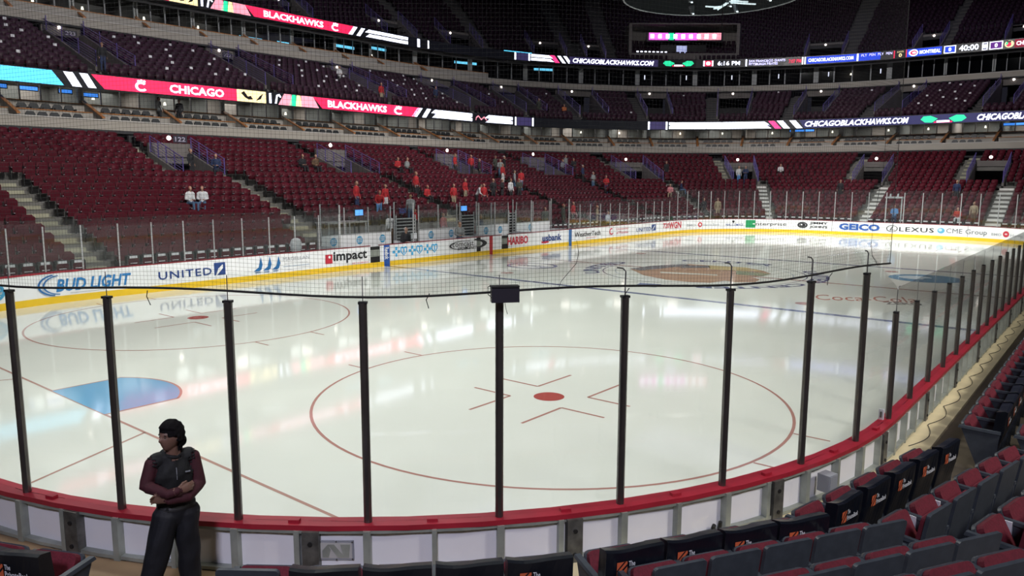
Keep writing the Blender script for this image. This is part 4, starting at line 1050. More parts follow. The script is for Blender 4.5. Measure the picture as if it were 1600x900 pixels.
def rib(t, d, z0, z1):
    def fn(s0, s1, v0=0, v1=1, off=.0):
        return lambda u, v, i=0: bowl(s0+(s1-s0)*u, d-.02-off-.004*i, z0+(z1-z0)*(v0+(v1-v0)*v))
    def quadstrip(s0, s1, m, sl0=0, sl1=0, v0=.04, v1=.96, off=0, name='lit_panel'):
        n = max(1, int((s1-s0)/.8)); mb = MB()
        for i in range(n):
            a, b = i/n, (i+1)/n
            def X(u, v): 
                sa = s0+(sl0*(1-v)); sb = s1+(sl1*(1-v)); return bowl(sa+(sb-sa)*u, d-.02-off, z0+(z1-z0)*(v0+(v1-v0)*v))
            mb.add([X(a, 0), X(b, 0), X(b, 1), X(a, 1)], [(0, 1, 2, 3)])
        return obj(name, mb, m, t)
    def word(s, s0, s1, m, v0=.2, v1=.8, bold=.03, shear=0): letters('lit_lettering', s, fn(s0, s1, v0, v1, .012), m, t, bold, shear)
    def marks(pl, s0, s1, mats, v0=.1, v1=.9): polys('lit_emblem', pl, fn(s0, s1, v0, v1, .012), mats, t)
    return quadstrip, word, marks
CLOGO = [(p, 0) for p in ringquads(.5, .42, .48, .42, .2, 16, 40, 320)]+[(ell(.5, .42, .22, .16), 1), (ell(.28, .88, .1, .1), 0), (ell(.5, .95, .1, .08), 0), (ell(.72, .88, .1, .1), 0)]
GOGGLE = [([(0, .5), (.1, .1), (.26, .05), (.38, .55), (.22, .95), (.06, .9)], 0), ([(1, .5), (.9, .1), (.74, .05), (.62, .55), (.78, .95), (.94, .9)], 0), (rect(.30, .70, .0, .18), 1), (rect(.36, .64, .04, .30), 2)]
GM = [L_GREEN, L_RED, L_WHITE]
def ribbon_left(t, d, z0, z1, K):
    """K maps the key stations of the left hand message"""
    q, w, m = rib(t, d, z0, z1)
    q(K['red0'], K['fe0'], L_RED, .7, .0); m(CLOGO, *K['c1'], [L_WHITE, L_RED]); w('CHICAGO', *K['chi'], L_WHITE)
    f0, f1 = K['fe0'], K['fe1']; f = lambda a: f0+(f1-f0)*a
    q(f(.0), f(.36), L_CREAM); m([([(0, .75), (.25, .95), (.55, .45), (.8, .55), (.95, .2), (.6, .15), (.3, .35)], 0)], f(.05), f(.2), [L_BLACK]); m([([(.1, .1), (.5, .6), (.9, .9), (.6, .3)], 0)], f(.22), f(.34), [L_BLACK])
    m([(rect(0, .18, .0, 1), 0), ([(.45, 0), (.6, .9), (.85, 1), (1, .7), (.9, .65), (.8, .8), (.7, .75), (.6, 0)], 0)], f(.40), f(.56), [L_WHITE])
    q(f(.60), f(.70), L_PINK, -.5, .0); q(f(.71), f(.76), L_GREEN, -.3, .0); q(f(.77), f(.82), L_CREAM, -.1, .1); q(f(.83), f(1.0), L_PINK, .0, .5)
    q(f1, K['red1'], L_RED, .8, -.7); w('BLACKHAWKS', *K['bh'], L_WHITE); m(CLOGO, *K['c2'], [L_WHITE, L_RED])
    a, b = K['sl']; q(a+.1, a+.1+(b-a)*.28, L_WHITE, -.7, -.7, .06, .94); q(a+(b-a)*.6, a+(b-a)*.85, L_WHITE, -.7, -.7, .06, .94)
r1 = housing('ribbon_display', 19.5, 9.38, 10.27, 'lower glowing ribbon display board round the far stands')
q, w, m = rib(r1, 19.5, 9.4, 10.25)
q(-8, 15.4, L_CYAN, 0, .6); q(16.0, 16.5, L_WHITE, .45, .45); q(16.85, 17.3, L_WHITE, .45, .45)
ribbon_left(r1, 19.5, 9.4, 10.25, dict(red0=17.5, fe0=26.8, fe1=33.0, red1=43.9, c1=(19.97, 20.75), chi=(22.14, 25.85), bh=(34.3, 40.15), c2=(40.9, 41.9), sl=(43.5, 45.7)))
for a, b in ((45.9, 51.4), (53.5, 56.2)):
    q(a, b, L_WHITE, -.5, 0, .56, .92); q(a+.1, b, L_WHITE, -.5, 0, .12, .46); q(a+.2, b-.2, L_LAV, -.3, 0, .46, .56)
m([([(.0, .2), (.05, .6), (.25, .9), (.5, .45), (.75, .8), (1, .3), (.94, .25), (.75, .6), (.5, .25), (.26, .7), (.1, .5), (.06, .2)], 0)], 51.9, 53.3, [L_PINK])
for s in (56.45, 58.3, 69.6, 71.2): q(s, s+.16, L_WHITE, 0, 0, .03, .97)
q(56.7, 58.2, L_DPURP); q(69.8, 71.15, L_DPURP)
q(71.5, 79.6, L_WHITE, 0, .4, .56, .90); q(71.5, 79.8, L_WHITE, 0, .4, .10, .44); q(71.6, 79.8, L_LAV, 0, .3, .44, .56)
q(79.9, 80.4, mat('led_rose', (1, .05, .25), .5, emit=1.3), .6, .6); q(80.6, 81.1, L_WHITE, .6, .6); q(81.6, 82.1, L_WHITE, .6, .6)
q(82.4, 110, L_NAVY, .4, 0); w('CHICAGOBLACKHAWKS.COM', 82.87, 91.2, L_WHITE, .18, .82, .03, .25)
m(GOGGLE, 92.2, 95.9, GM); w('CHICAGOBLACKHAWKS.COM', 96.72, 105, L_WHITE, .18, .82, .03, .25)
r2_ = housing('ribbon_display', 29.5, 17.38, 18.32, 'upper glowing ribbon display board round the far stands')
q, w, m = rib(r2_, 29.5, 17.42, 18.28)
ribbon_left(r2_, 29.5, 17.42, 18.28, dict(red0=17.0, fe0=27.6, fe1=34.0, red1=45.4, c1=(19.97, 20.95), chi=(22.0, 26.4), bh=(35.7, 41.75), c2=(42.6, 43.5), sl=(45.2, 47.2)))
q(47.4, 52.6, L_WHITE, -.5, 0, .58, .92); q(47.5, 52.6, L_WHITE, -.5, 0, .12, .46); q(53.3, 53.5, L_WHITE); q(54.1, 54.2, L_WHITE)
for s in (60.7, 61.75): q(s, s+.12, L_WHITE)
q(60.85, 61.7, L_DPURP); q(59.9, 62.0, L_CYAN, 0, 0, .97, 1.08)
q(61.95, 63.3, L_WHITE, 0, .3, .56, .92); q(61.95, 63.4, L_WHITE, 0, .3, .12, .46); q(63.35, 63.7, MATS['led_rose'], .4, .4); q(63.9, 64.15, L_WHITE, .4, .4); q(64.35, 64.6, L_WHITE, .4, .4)
q(64.8, 71.3, L_DPURP); w('CHICAGOBLACKHAWKS.COM', 65.06, 71.0, L_WHITE, .18, .8, .03, .25)
m(GOGGLE, 71.65, 73.85, GM); m([(rect(0, 1, .05, .95), 0), (ell(.5, .5, .22, .32), 1), (rect(0, .15, .05, .95), 1), (rect(.85, 1, .05, .95), 1)], 74.5, 75.2, [L_RED, L_WHITE])
w('6:16 PM', 75.5, 77.05, L_WHITE, .22, .78, .02); q(77.42, 77.52, L_WHITE)
w('SAN FRANCISCO GIANTS', 77.65, 80.1, L_LAV, .54, .86, .02); w('PITTSBURGH PIRATES', 77.65, 79.6, L_LAV, .14, .46, .02)
w('7:07 PM', 80.33, 81.15, L_RED, .25, .75, .02); q(81.2, 81.28, L_WHITE); q(81.36, 81.44, L_WHITE)
q(81.5, 86.2, L_BLUE); w('CHICAGOBLACKHAWKS.COM', 81.62, 84.5, L_WHITE, .28, .72, .02); q(84.72, 84.82, L_WHITE, 0, 0, .04, .96, .012)
w('PLY  PEN  PLY  PEN', 85.0, 86.9, L_LAV, .55, .85, .0); q(87.0, 87.06, L_RED); q(87.72, 87.78, L_RED); w('SHOTS', 87.2, 87.6, L_CREAM, .66, .86, 0); w('0', 87.3, 87.5, L_CREAM, .12, .58, .03)
q(87.8, 91.0, L_BLUE); m([(ell(.5, .5, .5, .5), 0), (ell(.5, .5, .40, .34), 1), (ell(.55, .5, .22, .14), 0)], 87.9, 88.75, [L_WHITE, L_RED]); w('MONTREAL', 88.9, 90.9, L_WHITE, .28, .72, .02)
def boxed(a, b, ch, inner):
    q(a, b, L_WHITE, 0, 0, .06, .94); q(a+.08, b-.08, inner, 0, 0, .14, .86, .006); w(ch, (a+b)/2-.13, (a+b)/2+.13, L_WHITE, .28, .72, .03)
boxed(91.2, 92.3, '0', L_BLUE); w('40:00', 92.6, 94.35, L_WHITE, .18, .86, .02); boxed(94.65, 95.15, '1', L_NAVY); boxed(95.3, 96.45, '0', mat('led_violet', (.12, .01, .25), .5, emit=.8))
m([(ell(.5, .5, .5, .5), 0), (ell(.45, .45, .28, .32), 1), (rect(.2, .7, .7, .95), 2), (ell(.25, .6, .12, .2), 3)], 96.6, 97.4, [L_CREAM, L_RED, L_BLACK, L_GREEN])
q(97.45, 103, mat('led_crimson', (.30, .0, .03), .5, emit=.7)); w('CHICAGO', 97.6, 99.6, L_WHITE, .28, .74, .02)

# control booth in the top stand with its own display
booth = thing('control_booth', 'grey control booth in the top stand with a pink lit sign', 'booth')
def bx_(mb, s0, s1, d0, d1, z0, z1, mi=0): return mb.hexa([bowl(s0, d0, z0), bowl(s1, d0, z0), bowl(s1, d1, z0), bowl(s0, d1, z0), bowl(s0, d0, z1), bowl(s1, d0, z1), bowl(s1, d1, z1), bowl(s0, d1, z1)], mi)
mb = MB(); bx_(mb, 69.4, 76.9, 35.2, 35.5, 18.0, 22.8); bx_(mb, 69.4, 69.6, 32.0, 35.3, 18.0, 22.8); bx_(mb, 76.7, 76.9, 32.0, 35.3, 18.0, 22.8); bx_(mb, 69.4, 76.9, 32, 36, 22.8, 22.95); bx_(mb, 69.4, 76.9, 31.8, 32.0, 17.8, 19.4)
obj('booth_wall', mb, VOMW, booth)
mb = MB(); bx_(mb, 70.6, 75.8, 31.9, 32.4, 20.85, 21.9); obj('sign_housing', mb, NAVY, booth)
mb = MB(); bx_(mb, 71.6, 74.7, 32.6, 32.8, 18.4, 20.6); obj('booth_window', mb, L_BLACK, booth)
mb = MB(); bx_(mb, 72.7, 73.4, 32.5, 32.55, 19.2, 20.5); obj('booth_monitor', mb, led('pale_screen', (.5, .55, .9), .7), booth)
for a, b, mm in ((70.75, 72.1, L_MAG), (72.1, 72.5, L_GREEN), (72.55, 74.1, L_MAG), (74.1, 75.7, L_PINK)):
    mb = MB(); bx_(mb, a, b-.03, 31.62, 31.72, 21.0, 21.8); obj('lit_panel', mb, mm, booth)
for i in range(9):
    mb = MB(); bx_(mb, 70.85+i*.53, 71.1+i*.53, 31.56, 31.6, 21.15, 21.65); obj('lit_bar', mb, L_WHITE, booth)
for i in range(8):
    mb = MB(); bx_(mb, 69.9+i*.28, 70.05+i*.28, 31.5, 31.6, 19.5, 19.62); obj('desk_lamp', mb, L_WHITE, booth)
# four sided scoreboard: only its round skirt shows
sb = thing('scoreboard', 'dark round hanging scoreboard skirt with small lights at the top edge', 'scoreboard', (0, RL/2, 12.3))
rp = [(3.9*math.cos(2*math.pi*i/48), 3.9*math.sin(2*math.pi*i/48)) for i in range(48)]
mb = MB(); mb.sweep([[(r_*math.cos(2*math.pi*i/48), r_*math.sin(2*math.pi*i/48), z) for i in range(48)] for r_, z in ((3.9, 0), (3.9, .5), (3.6, .8), (3.6, 5), (3.2, 5.2))], True, True)
obj('body', mb, mat('scoreboard_shell', (.01, .012, .014), .9, spec=.02), sb)
obj('rim', MB().tube([(x*1.005, y*1.005, .0) for x, y in rp+rp[:1]], .045, 6), mat('scoreboard_rim', (.25, .27, .30), .4, .5), sb, label='thin grey rim')
for i, (x, y) in enumerate(((-.6, -1), (.4, .8), (1.4, -.6), (-1.6, 1.2), (.2, 2.0), (-.3, -2.3), (2.2, .8))):
    obj('speaker_cluster', MB().tube([(x, y, -.02), (x+.05, y, -.35)], [.14, .09], 8), mat('scoreboard_metal', (.16, .18, .2), .4, .5), sb)
    obj('small_light', MB().tube([(x+.1, y, -.36), (x+.1, y, -.40)], .05, 6), led('soft_white', (.8, .95, 1.0), 1.6), sb)
for k in range(3):
    pts = [(-.9+.3*i+.2*k, 1.2+.5*math.sin(i*.9+k), -.12-.06*k) for i in range(7)]
    obj('glowing_cable', MB().tube(pts, .035, 5), led('cool', (.7, .85, .9), .8), sb)  # cables glow by emission put into their colour
obj('hanging_mic', MB().tube([(.3, .4, 0), (.3, .4, -1.3)], .02, 5), BLACK, sb)

# ================================================================== PENALTY BOXES AND BENCHES across the ice
GLOBE = mat('globe_blue', (.06, .35, .62), .4)
def bx2(mb, y0, y1, o0, o1, z0, z1, mi=0): return mb.box(-HW-o1, -HW-o0, y0, y1, z0, z1, mi)
def bench_wall(y0, y1, globes, posts, label, off=1.6):
    t = thing('bench_wall', label, 'barrier', (0, 0, 0), 0, None)
    mb = MB(); bx2(mb, y0, y1, off, off+.08, .75, 1.52); obj('white_panel', mb, WHITE_PANEL, t, label='white panel')
    mb = MB(); bx2(mb, y0, y1, off-.02, off+.1, 1.52, 1.56); obj('panel_rail', mb, POSTF, t)
    mb = MB(); bx2(mb, y0, y1, off-.01, off+.09, .3, .75); obj('lower_wall', mb, mat('pale_bench_base', (.5, .45, .42), .6), t)
    for g in globes:
        fn = lambda u, v, i=0: (-HW-off+.004+.003*i, g-.2+.4*u, 1.0+.42*v)
        polys('globe_emblem', [(ell(.5, .5, .5, .5), 0)]+[([(.15, .25+.2*k), (.9, .3+.2*k), (.85, .36+.2*k), (.12, .33+.2*k)], 1) for k in range(3)], fn, [GLOBE, AW], t, label='blue striped globe emblem')
    for p in posts:
        mb = MB(); bx2(mb, p-.025, p+.025, off+.015, off+.065, 1.52, 2.85); obj('glass_post', mb, POSTF, t)
    for a, b in zip(posts[:-1], posts[1:]):
        mb = MB(); bx2(mb, a+.03, b-.03, off+.035, off+.045, 1.56, 2.88); obj('glass_sheet', mb, GLASSF, t)
    return t
bench_wall(20.0, 24.4, (20.7, 22.3, 23.8), (20.0, 21.4, 22.9, 24.4), 'white barrier with blue globes and glass above behind the left penalty box')
bench_wall(26.4, 29.4, (27.3, 28.9), (26.4, 27.9, 29.4), 'white barrier with blue globes behind the seated scorekeeper')
bench_wall(31.1, 34.0, (31.9, 33.2), (31.1, 32.4, 34.0), 'white barrier with globes behind the centre line bench')
bench_wall(34.8, 38.3, (36.2,), (34.8, 36.5, 38.3), 'white barrier with globe at the right hand bench')
for i, (y, zt) in enumerate(((19.95, 3.0), (24.6, 3.0), (29.6, 2.9), (31.0, 2.9), (34.4, 2.95), (38.4, 2.95))):     # cross glass between boxes
    t = thing('box_divider', 'clear glass cross divider of the bench area, %s from left' % ordn(i), 'glass', (0, 0, 0), 0, None)
    mb = MB(); bx2(mb, y-.04, y+.04, .12, 1.62, .3, 1.06); obj('divider_base', mb, WHITE_PANEL, t)
    mb = MB(); bx2(mb, y-.006, y+.006, .14, 1.58, 1.08, zt); obj('glass_sheet', mb, GLASSF, t)
    for o_ in (.12, 1.56):
        mb = MB(); bx2(mb, y-.03, y+.03, o_, o_+.05, 1.06, zt+.05); obj('glass_post', mb, POSTF, t)
for i, (y0, y1) in enumerate(((24.75, 26.2), (29.75, 30.9), (34.05, 34.75))):
    t = thing('bench_gate', 'dark slatted gate between the bench barriers, %s from left' % ordn(i), 'gate', (0, 0, 0), 0, None)
    mb = MB()
    bx2(mb, y0, y0+.06, 1.62, 1.68, .3, 2.35); bx2(mb, y1-.06, y1, 1.62, 1.68, .3, 2.35); obj('gate_frame', mb, POSTF, t)
    mb = MB(); bx2(mb, y0+.06, y1-.06, 1.66, 1.70, .3, 2.2); obj('gate_panel', mb, BLACK, t)
    for k in range(8):
        mb = MB(); bx2(mb, y0+.06, y1-.06, 1.60, 1.66, .95+.17*k, 1.0+.17*k); obj('gate_bar', mb, POSTF, t)
for y, lb in ((23.1, 'blue monitor behind the left penalty box'), (31.0, 'blue monitor above the centre gate')):
    t = thing('bench_monitor', 'small bright '+lb, 'monitor', (-HW-2.6, y, 2.35))
    obj('screen_case', MB().box(-.05, .05, -.3, .3, 0, .36), BLACK, t); obj('lit_face', MB().box(.05, .06, -.26, .24, .04, .32), led('monitor_blue', (.1, .35, 1.0), 1.3), t); obj('stand', MB().box(-.04, .04, -.04, .04, -1.7, 0), BLACK, t)
struct('floor', MB().box(-HW-5.0, -HW-.12, 19.9, 38.5, .1, .3), CONCDK, label='bench area floor')
for i, y in enumerate((21.6, 22.9)):
    t = thing('camera_platform', 'low pale platform step behind the benches, %s from left' % ordn(i), 'platform', (-HW-2.9, y, 1.6))
    obj('platform_top', MB().box(-.5, .5, -.6, .6, .42, .5), POSTF, t)
    for sx in (-.45, .45): obj('leg', MB().box(sx-.03, sx+.03, -.55, -.49, -1.3, .42), POSTF, t); obj('leg', MB().box(sx-.03, sx+.03, .49, .55, -1.3, .42), POSTF, t)
# goal judge booth behind the far glass
t = thing('judge_booth', 'pale framed goal judge booth behind the far end glass', 'booth', (0.9, RL+.9, .3))
for sx in (-.55, .55): obj('booth_post', MB().box(sx-.04, sx+.04, -.04, .04, 0, 2.6), POSTF, t)
obj('booth_roof', MB().box(-.62, .62, -.15, .5, 2.6, 2.72), POSTF, t)
for sx in (-.28, .25): obj('goal_lamp', MB().tube([(sx, 0, 2.72), (sx, 0, 2.95)], [.08, .05], 8), POSTF, t)

# ================================================================== PEOPLE
from mathutils.kdtree import KDTree
REG = ['skin', 'hair', 'shirt', 'trousers', 'shoes', 'trim']
class Body:
    def __init__(s): s.mb = MB(); s.reg = []
    def limb(s, pts, radii, reg, flat=1.0, flat_dir=(0, 1, 0), n=12):
        """tapered limb through pts with dense rings"""
        P = [Vector(p) for p in pts]; R = []; Q = []
        for i in range(len(P)-1):
            m = max(2, int((P[i+1]-P[i]).length/.03))
            for j in range(m): 
                t = j/m; Q.append(P[i].lerp(P[i+1], t)); R.append(radii[i]*(1-t)+radii[i+1]*t)
        Q.append(P[-1]); R.append(radii[-1])
        b = len(s.mb.v); fd = Vector(flat_dir)
        rings = []
        for i, q in enumerate(Q):
            t = (Q[min(i+1, len(Q)-1)]-Q[max(i-1, 0)]).normalized(); v = (fd-t*fd.dot(t)).normalized(); u = v.cross(t)
            rings.append([q+u*(R[i]*math.cos(2*math.pi*k/n))+v*(R[i]*flat*math.sin(2*math.pi*k/n)) for k in range(n)])
        # rounded ends
        t0 = (Q[0]-Q[1]).normalized(); t1 = (Q[-1]-Q[-2]).normalized()
        def cap(r, c, t, f, rad): return [[c+(p-c)*math.cos(a)+t*(rad*f*math.sin(a)) for p in r] for a in (.5, 1.0, 1.4)]
        rings = cap(rings[0], Q[0], t0, .8, R[0])[::-1]+rings+cap(rings[-1], Q[-1], t1, .8, R[-1])
        s.mb.sweep(rings); s.reg += [reg]*(len(s.mb.v)-b)
    def ell(s, c, r, reg, fn=None, nu=20, nv=14, rot=None):
        b = len(s.mb.v); vs = []; fs = []
        for j in range(nv+1):
            ph = -math.pi/2+math.pi*(j+.0)/nv
            if j in (0, nv): ph *= .985
            for i in range(nu):
                th = 2*math.pi*i/nu; p = Vector((r[0]*math.cos(ph)*math.cos(th), r[1]*math.cos(ph)*math.sin(th), r[2]*math.sin(ph)))
                if fn: p = fn(p)
                if rot: p = rot @ p
                vs.append(p+Vector(c))
        for j in range(nv):
            for i in range(nu): fs.append((j*nu+i, j*nu+(i+1) % nu, (j+1)*nu+(i+1) % nu, (j+1)*nu+i))
        fs.append(tuple(range(nu))[::-1]); fs.append(tuple(nv*nu+i for i in range(nu)))
        s.mb.add(vs, fs); s.reg += [reg]*(len(s.mb.v)-b)
    def build(s, name, voxel, smooth=3):
        me = s.mb.mesh('tmp', []); o = link('tmp', me)
        r = o.modifiers.new('r', 'REMESH'); r.mode = 'VOXEL'; r.voxel_size = voxel
        if smooth: m = o.modifiers.new('s', 'SMOOTH'); m.iterations = smooth; m.factor = .5
        bpy.context.view_layer.update(); dg = bpy.context.evaluated_depsgraph_get()
        out = bpy.data.meshes.new_from_object(o.evaluated_get(dg)); out.name = name
        bpy.data.objects.remove(o)
        kd = KDTree(len(s.mb.v))
        for i, v in enumerate(s.mb.v): kd.insert(v, i)
        kd.balance()
        regs = [s.reg[kd.find(p.center)[1]] for p in out.polygons]
        return out, regs
def head_shape(p, s=1.0):
    x, y, z = p; h = .118
    if z < 0:
        k = (-z/h); x *= 1-.30*k**1.6; y *= 1-.12*k
        if y > 0: y += .012*k
    if y > 0:
        f = math.exp(-((x/.013)**2+((z+.018)/.020)**2)); y += .026*f
        y += .012*math.exp(-((x/.010)**2+((z-.004)/.018)**2))
        y -= .008*math.exp(-(((abs(x)-.031)/.014)**2+((z-.012)/.011)**2))
        y += .006*math.exp(-((x/.05)**2+((z-.032)/.010)**2))
        y += .006*math.exp(-((x/.022)**2+((z+.056)/.007)**2)); y -= .004*math.exp(-((x/.022)**2+((z+.0665)/.004)**2)); y += .005*math.exp(-((x/.018)**2+((z+.074)/.006)**2))
        y += .009*math.exp(-((x/.022)**2+((z+.100)/.018)**2))
    return Vector((x, y, z))
def simple_person(pose):
    """about 1.75 m tall, faces +y"""
    b = Body(); dz = 0; sit = pose == 'sit'
    hipz = .50 if sit else .93
    lean = {'lean': .45, 'sit': .08}.get(pose, .0)
    def T(x, y, z):      # upper body leans forward about the hip
        zz = z-.93; return (x, y*math.cos(lean)+zz*math.sin(lean), hipz+zz*math.cos(lean)-y*math.sin(lean))
    b.limb([T(0, 0, .90), T(0, 0, 1.05), T(0, .01, 1.25), T(0, 0, 1.40)], [.165, .155, .185, .15], 'shirt', .66)
    b.limb([T(-.15, 0, 1.42), T(.15, 0, 1.42)], [.07, .07], 'shirt')
    b.limb([T(0, 0, 1.44), T(0, .01, 1.54)], [.055, .05], 'skin')
    b.ell(T(0, .02, 1.635), (.078, .098, .118), 'skin', head_shape, 18, 16)
    b.ell(T(0, -.012, 1.675), (.084, .098, .095), 'hair', None, 14, 10)
    for sx in (-1, 1):
        if pose == 'hold' or pose == 'sit': arm = [T(sx*.2, 0, 1.40), T(sx*.25, .0, 1.13), T(sx*.12, .24, 1.10), T(sx*.05, .30, 1.12)]
        elif pose == 'lean': arm = [T(sx*.2, 0, 1.40), T(sx*.24, .16, 1.18), T(sx*.16, .40, 1.12), T(sx*.14, .48, 1.12)]
        elif pose == 'wave' and sx > 0: arm = [T(.2, 0, 1.40), T(.34, .05, 1.20), T(.26, .22, 1.42), T(.24, .26, 1.50)]
        else: arm = [T(sx*.2, 0, 1.40), T(sx*.25, -.02, 1.13), T(sx*.24, .08, .88), T(sx*.23, .11, .80)]
        b.limb(arm[:3], [.062, .048, .036], 'shirt'); b.limb(arm[2:], [.034, .036], 'skin', .6)
        if sit: leg = [(sx*.09, 0, hipz-.02), (sx*.12, .42, .50), (sx*.12, .45, .10), (sx*.12, .58, .05)]
        else:
            st = .12 if pose == 'walk' else 0; leg = [T(sx*.085, 0, .93-.02), (sx*.10, .03+sx*st, .50), (sx*.11, sx*st*1.6, .10), (sx*.12, .13+sx*st*1.6, .045)]
            if pose == 'lean': leg[0] = (sx*.085, 0, .91)
        b.limb(leg[:3], [.098, .068, .052], 'trousers'); b.limb(leg[2:], [.048, .042], 'shoes', .8)
    me, regs = b.build('person_'+pose, .021, 2)
    ms = [mat('p_'+r, (.3, .3, .3)) for r in REG[:5]]
    for m in ms: me.materials.append(m)
    # jersey trim: hem band of the shirt gets its own slot
    me.materials.append(ms[2])
    for p, r in zip(me.polygons, regs):
        i = REG.index(r)
        if r == 'shirt' and not sit and .86 < p.center.z < .93 and abs(p.center.x) < .2: i = 5
        p.material_index = i; p.use_smooth = True
    return me
PM = {}
def cm_(n, c, r=.8): return mat('cloth_'+n, c, r, var=.15, scale=14)
SKINM = mat('skin', (.42, .24, .17), .55); HAIRD = mat('hair_dark', (.02, .015, .012), .6); HAIRB = mat('hair_blond', (.35, .24, .12), .6); HAIRW = mat('cap_white', (.6, .6, .6), .7); HAIRR = mat('cap_red', (.4, .02, .03), .7)
RED = cm_('red', (.42, .018, .025)); WHT = cm_('white', (.62, .63, .66)); BLK = cm_('black', (.015, .015, .02)); GRY = cm_('grey', (.26, .28, .29)); NVY = cm_('navy', (.02, .035, .10)); JEAN = cm_('jeans', (.06, .12, .22)); BRN = cm_('brown', (.12, .07, .04)); TAN = cm_('tan', (.35, .27, .18)); BLU = cm_('blue', (.10, .28, .60)); KHK = cm_('khaki', (.30, .26, .18)); PNK = cm_('pink', (.65, .25, .28)); ORG = cm_('orange', (.55, .16, .05)); OLV = cm_('dark_olive', (.05, .055, .045))
def person(pose, loc, rz, shirt, trou, hair, label, scale=1.0, trim=None, group=None):
    if pose not in PM: PM[pose] = simple_person(pose)
    o = link('person', PM[pose], None, loc, rz); o.scale = (scale,)*3
    for i, m in enumerate((SKINM, hair, shirt, trou, BLK, trim or shirt)):
        o.material_slots[i].link = 'OBJECT'; o.material_slots[i].material = m
    return tag(o, label, 'person', group)
def pb(pose, s, d, z, shirt, trou, hair, label, turn=0, scale=1.0, trim=None):
    return person(pose, bowl(s, d, z), inward(s, d)-math.pi/2+math.radians(turn), shirt, trou, hair, label, scale, trim)
pb('stand', 19.8, 13.0, 4.13, BLK, BLK, BRN, 'person in black jacket standing in the entrance below sign 122', 30)
pb('hold', 20.75, 12.0, 3.85, NVY, BLK, HAIRD, 'person in navy jacket standing at the right wall below sign 122', -40)
pb('sit', 16.8, 7.7, 2.54, WHT, JEAN, HAIRR, 'person in white top and red cap seated alone left in the far left block', 10, 1)
pb('sit', 17.5, 7.75, 2.54, WHT, JEAN, HAIRR, 'person in white top and red cap leaning towards a seated companion', -35, 1)
pb('sit', 27.2, 13.0, 4.46, BLK, BLK, HAIRD, 'person in dark clothes sitting high among empty maroon seats', 0)
pb('sit', 28.2, 13.0, 4.46, BRN, BLK, HAIRD, 'person in brown sitting high beside a dark dressed person', 0)
pb('stand', 26.6, 7.0, 2.22, RED, NVY, HAIRD, 'person in red jersey with white hem standing high left of the boxes', 20, 1.08, WHT)
pb('lean', 27.6, 6.2, 1.9, RED, BLU, HAIRR, 'person in red and white bending over above the left penalty box', -30, 1, WHT)
pb('stand', 28.9, 7.1, 2.22, RED, WHT, HAIRB, 'person in red jersey with blond hair facing the ice left of centre', 0, .97, WHT)
pb('stand', 33.2, 8.9, 2.86, RED, BLK, HAIRB, 'tall person in red jersey with white hem standing above the dark gate', 10, 1.06, WHT)
pb('stand', 25.5, 2.9, .62, WHT, BRN, HAIRR, 'person in white jersey numbered 19 behind the left penalty box glass', 170, 1.02, BLK)
o = COL.objects[-1]
lt = letters('jersey_number', '19', lambda u, v: (.13-.26*u, -.135, 1.16+.22*v), BLK, o, .03)
pb('stand', 28.9, 4.9, 1.58, GRY, JEAN, HAIRB, 'person in grey sweatshirt standing with back turned near the dark gate', 150, 1.0)
pb('stand', 28.4, 4.0, 1.26, RED, BLK, HAIRB, 'small person in red jersey in front of the grey sweatshirt', 10, .72, WHT)
pb('stand', 29.6, 2.9, .62, PNK, WHT, HAIRB, 'person in pinkish red top behind the middle barrier glass', 0, .95)
pb('sit', 32.9, 7.6, 2.54, RED, BLK, HAIRR, 'person in red jersey and red cap seated above the middle barrier', 0)
pb('stand', 34.9, 7.1, 2.22, RED, KHK, HAIRD, 'person in plain red coat standing right of the red capped sitter', -10, .98)
pb('stand', 36.9, 7.9, 2.54, RED, KHK, HAIRD, 'person in red jersey with tan trousers left of the white jersey', 10, 1.0, WHT)
pb('lean', 37.4, 7.3, 2.22, WHT, BLK, HAIRD, 'person in white jersey with black print bending forward', 40, 1.0, BLK)
pb('stand', 38.3, 7.4, 2.22, RED, BLK, HAIRB, 'person in red jersey right beside the bent white jersey', -20, .98, WHT)
for i, (s, c, h, l) in enumerate(((39.9, BLK, HAIRB, 'first black dressed person of the standing row of four'), (40.9, BLK, HAIRW, 'pale haired person in black of the standing row of four'), (41.9, WHT, HAIRD, 'person in white and black of the standing row of four'), (42.9, OLV, HAIRB, 'last olive dressed person of the standing row of four'))):
    pb('hold' if i % 2 else 'stand', s, 7.9, 2.54, c, BLK, h, l, (-20, 15, 0, -30)[i], 1.0)
pb('stand', 41.4, 13.1, 4.46, RED, BLK, HAIRD, 'person in red jersey standing beside the third entrance wall at left', 20, 1.0, WHT)
pb('stand', 43.8, 13.6, 4.46, RED, BLK, HAIRB, 'person in red jersey leaning on the third entrance railing', -20, .98)
pb('stand', 44.0, 12.9, 4.14, BLK, BLK, HAIRD, 'person in black in the mouth of the third entrance', 30)
pb('hold', 46.3, 12.5, 4.14, GRY, JEAN, HAIRB, 'person in grey holding something at the third entrance', -30)
pb('stand', 46.9, 13.5, 4.46, OLV, BLK, HAIRD, 'dark dressed person at the right of the third entrance', 0)
pb('wave', 48.3, 13.6, 4.46, BLK, BLK, HAIRW, 'person in black with raised arm above the third stairway', 15)
pb('stand', 45.6, 11.7, 3.82, RED, WHT, HAIRB, 'person in red with white trousers coming down the third stairway', 0, .95, WHT)
pb('stand', 44.7, 9.8, 3.18, GRY, JEAN, HAIRD, 'person in grey top and jeans on the third stairway', 40, 1.02)
pb('stand', 45.7, 9.9, 3.18, RED, JEAN, HAIRD, 'person in red jersey and jeans with back turned on the third stairway', 160, 1.05, WHT)
pb('sit', 35.3, 13.0, 4.46, RED, BLK, HAIRD, 'person in red and black seated right of the second entrance', 0)
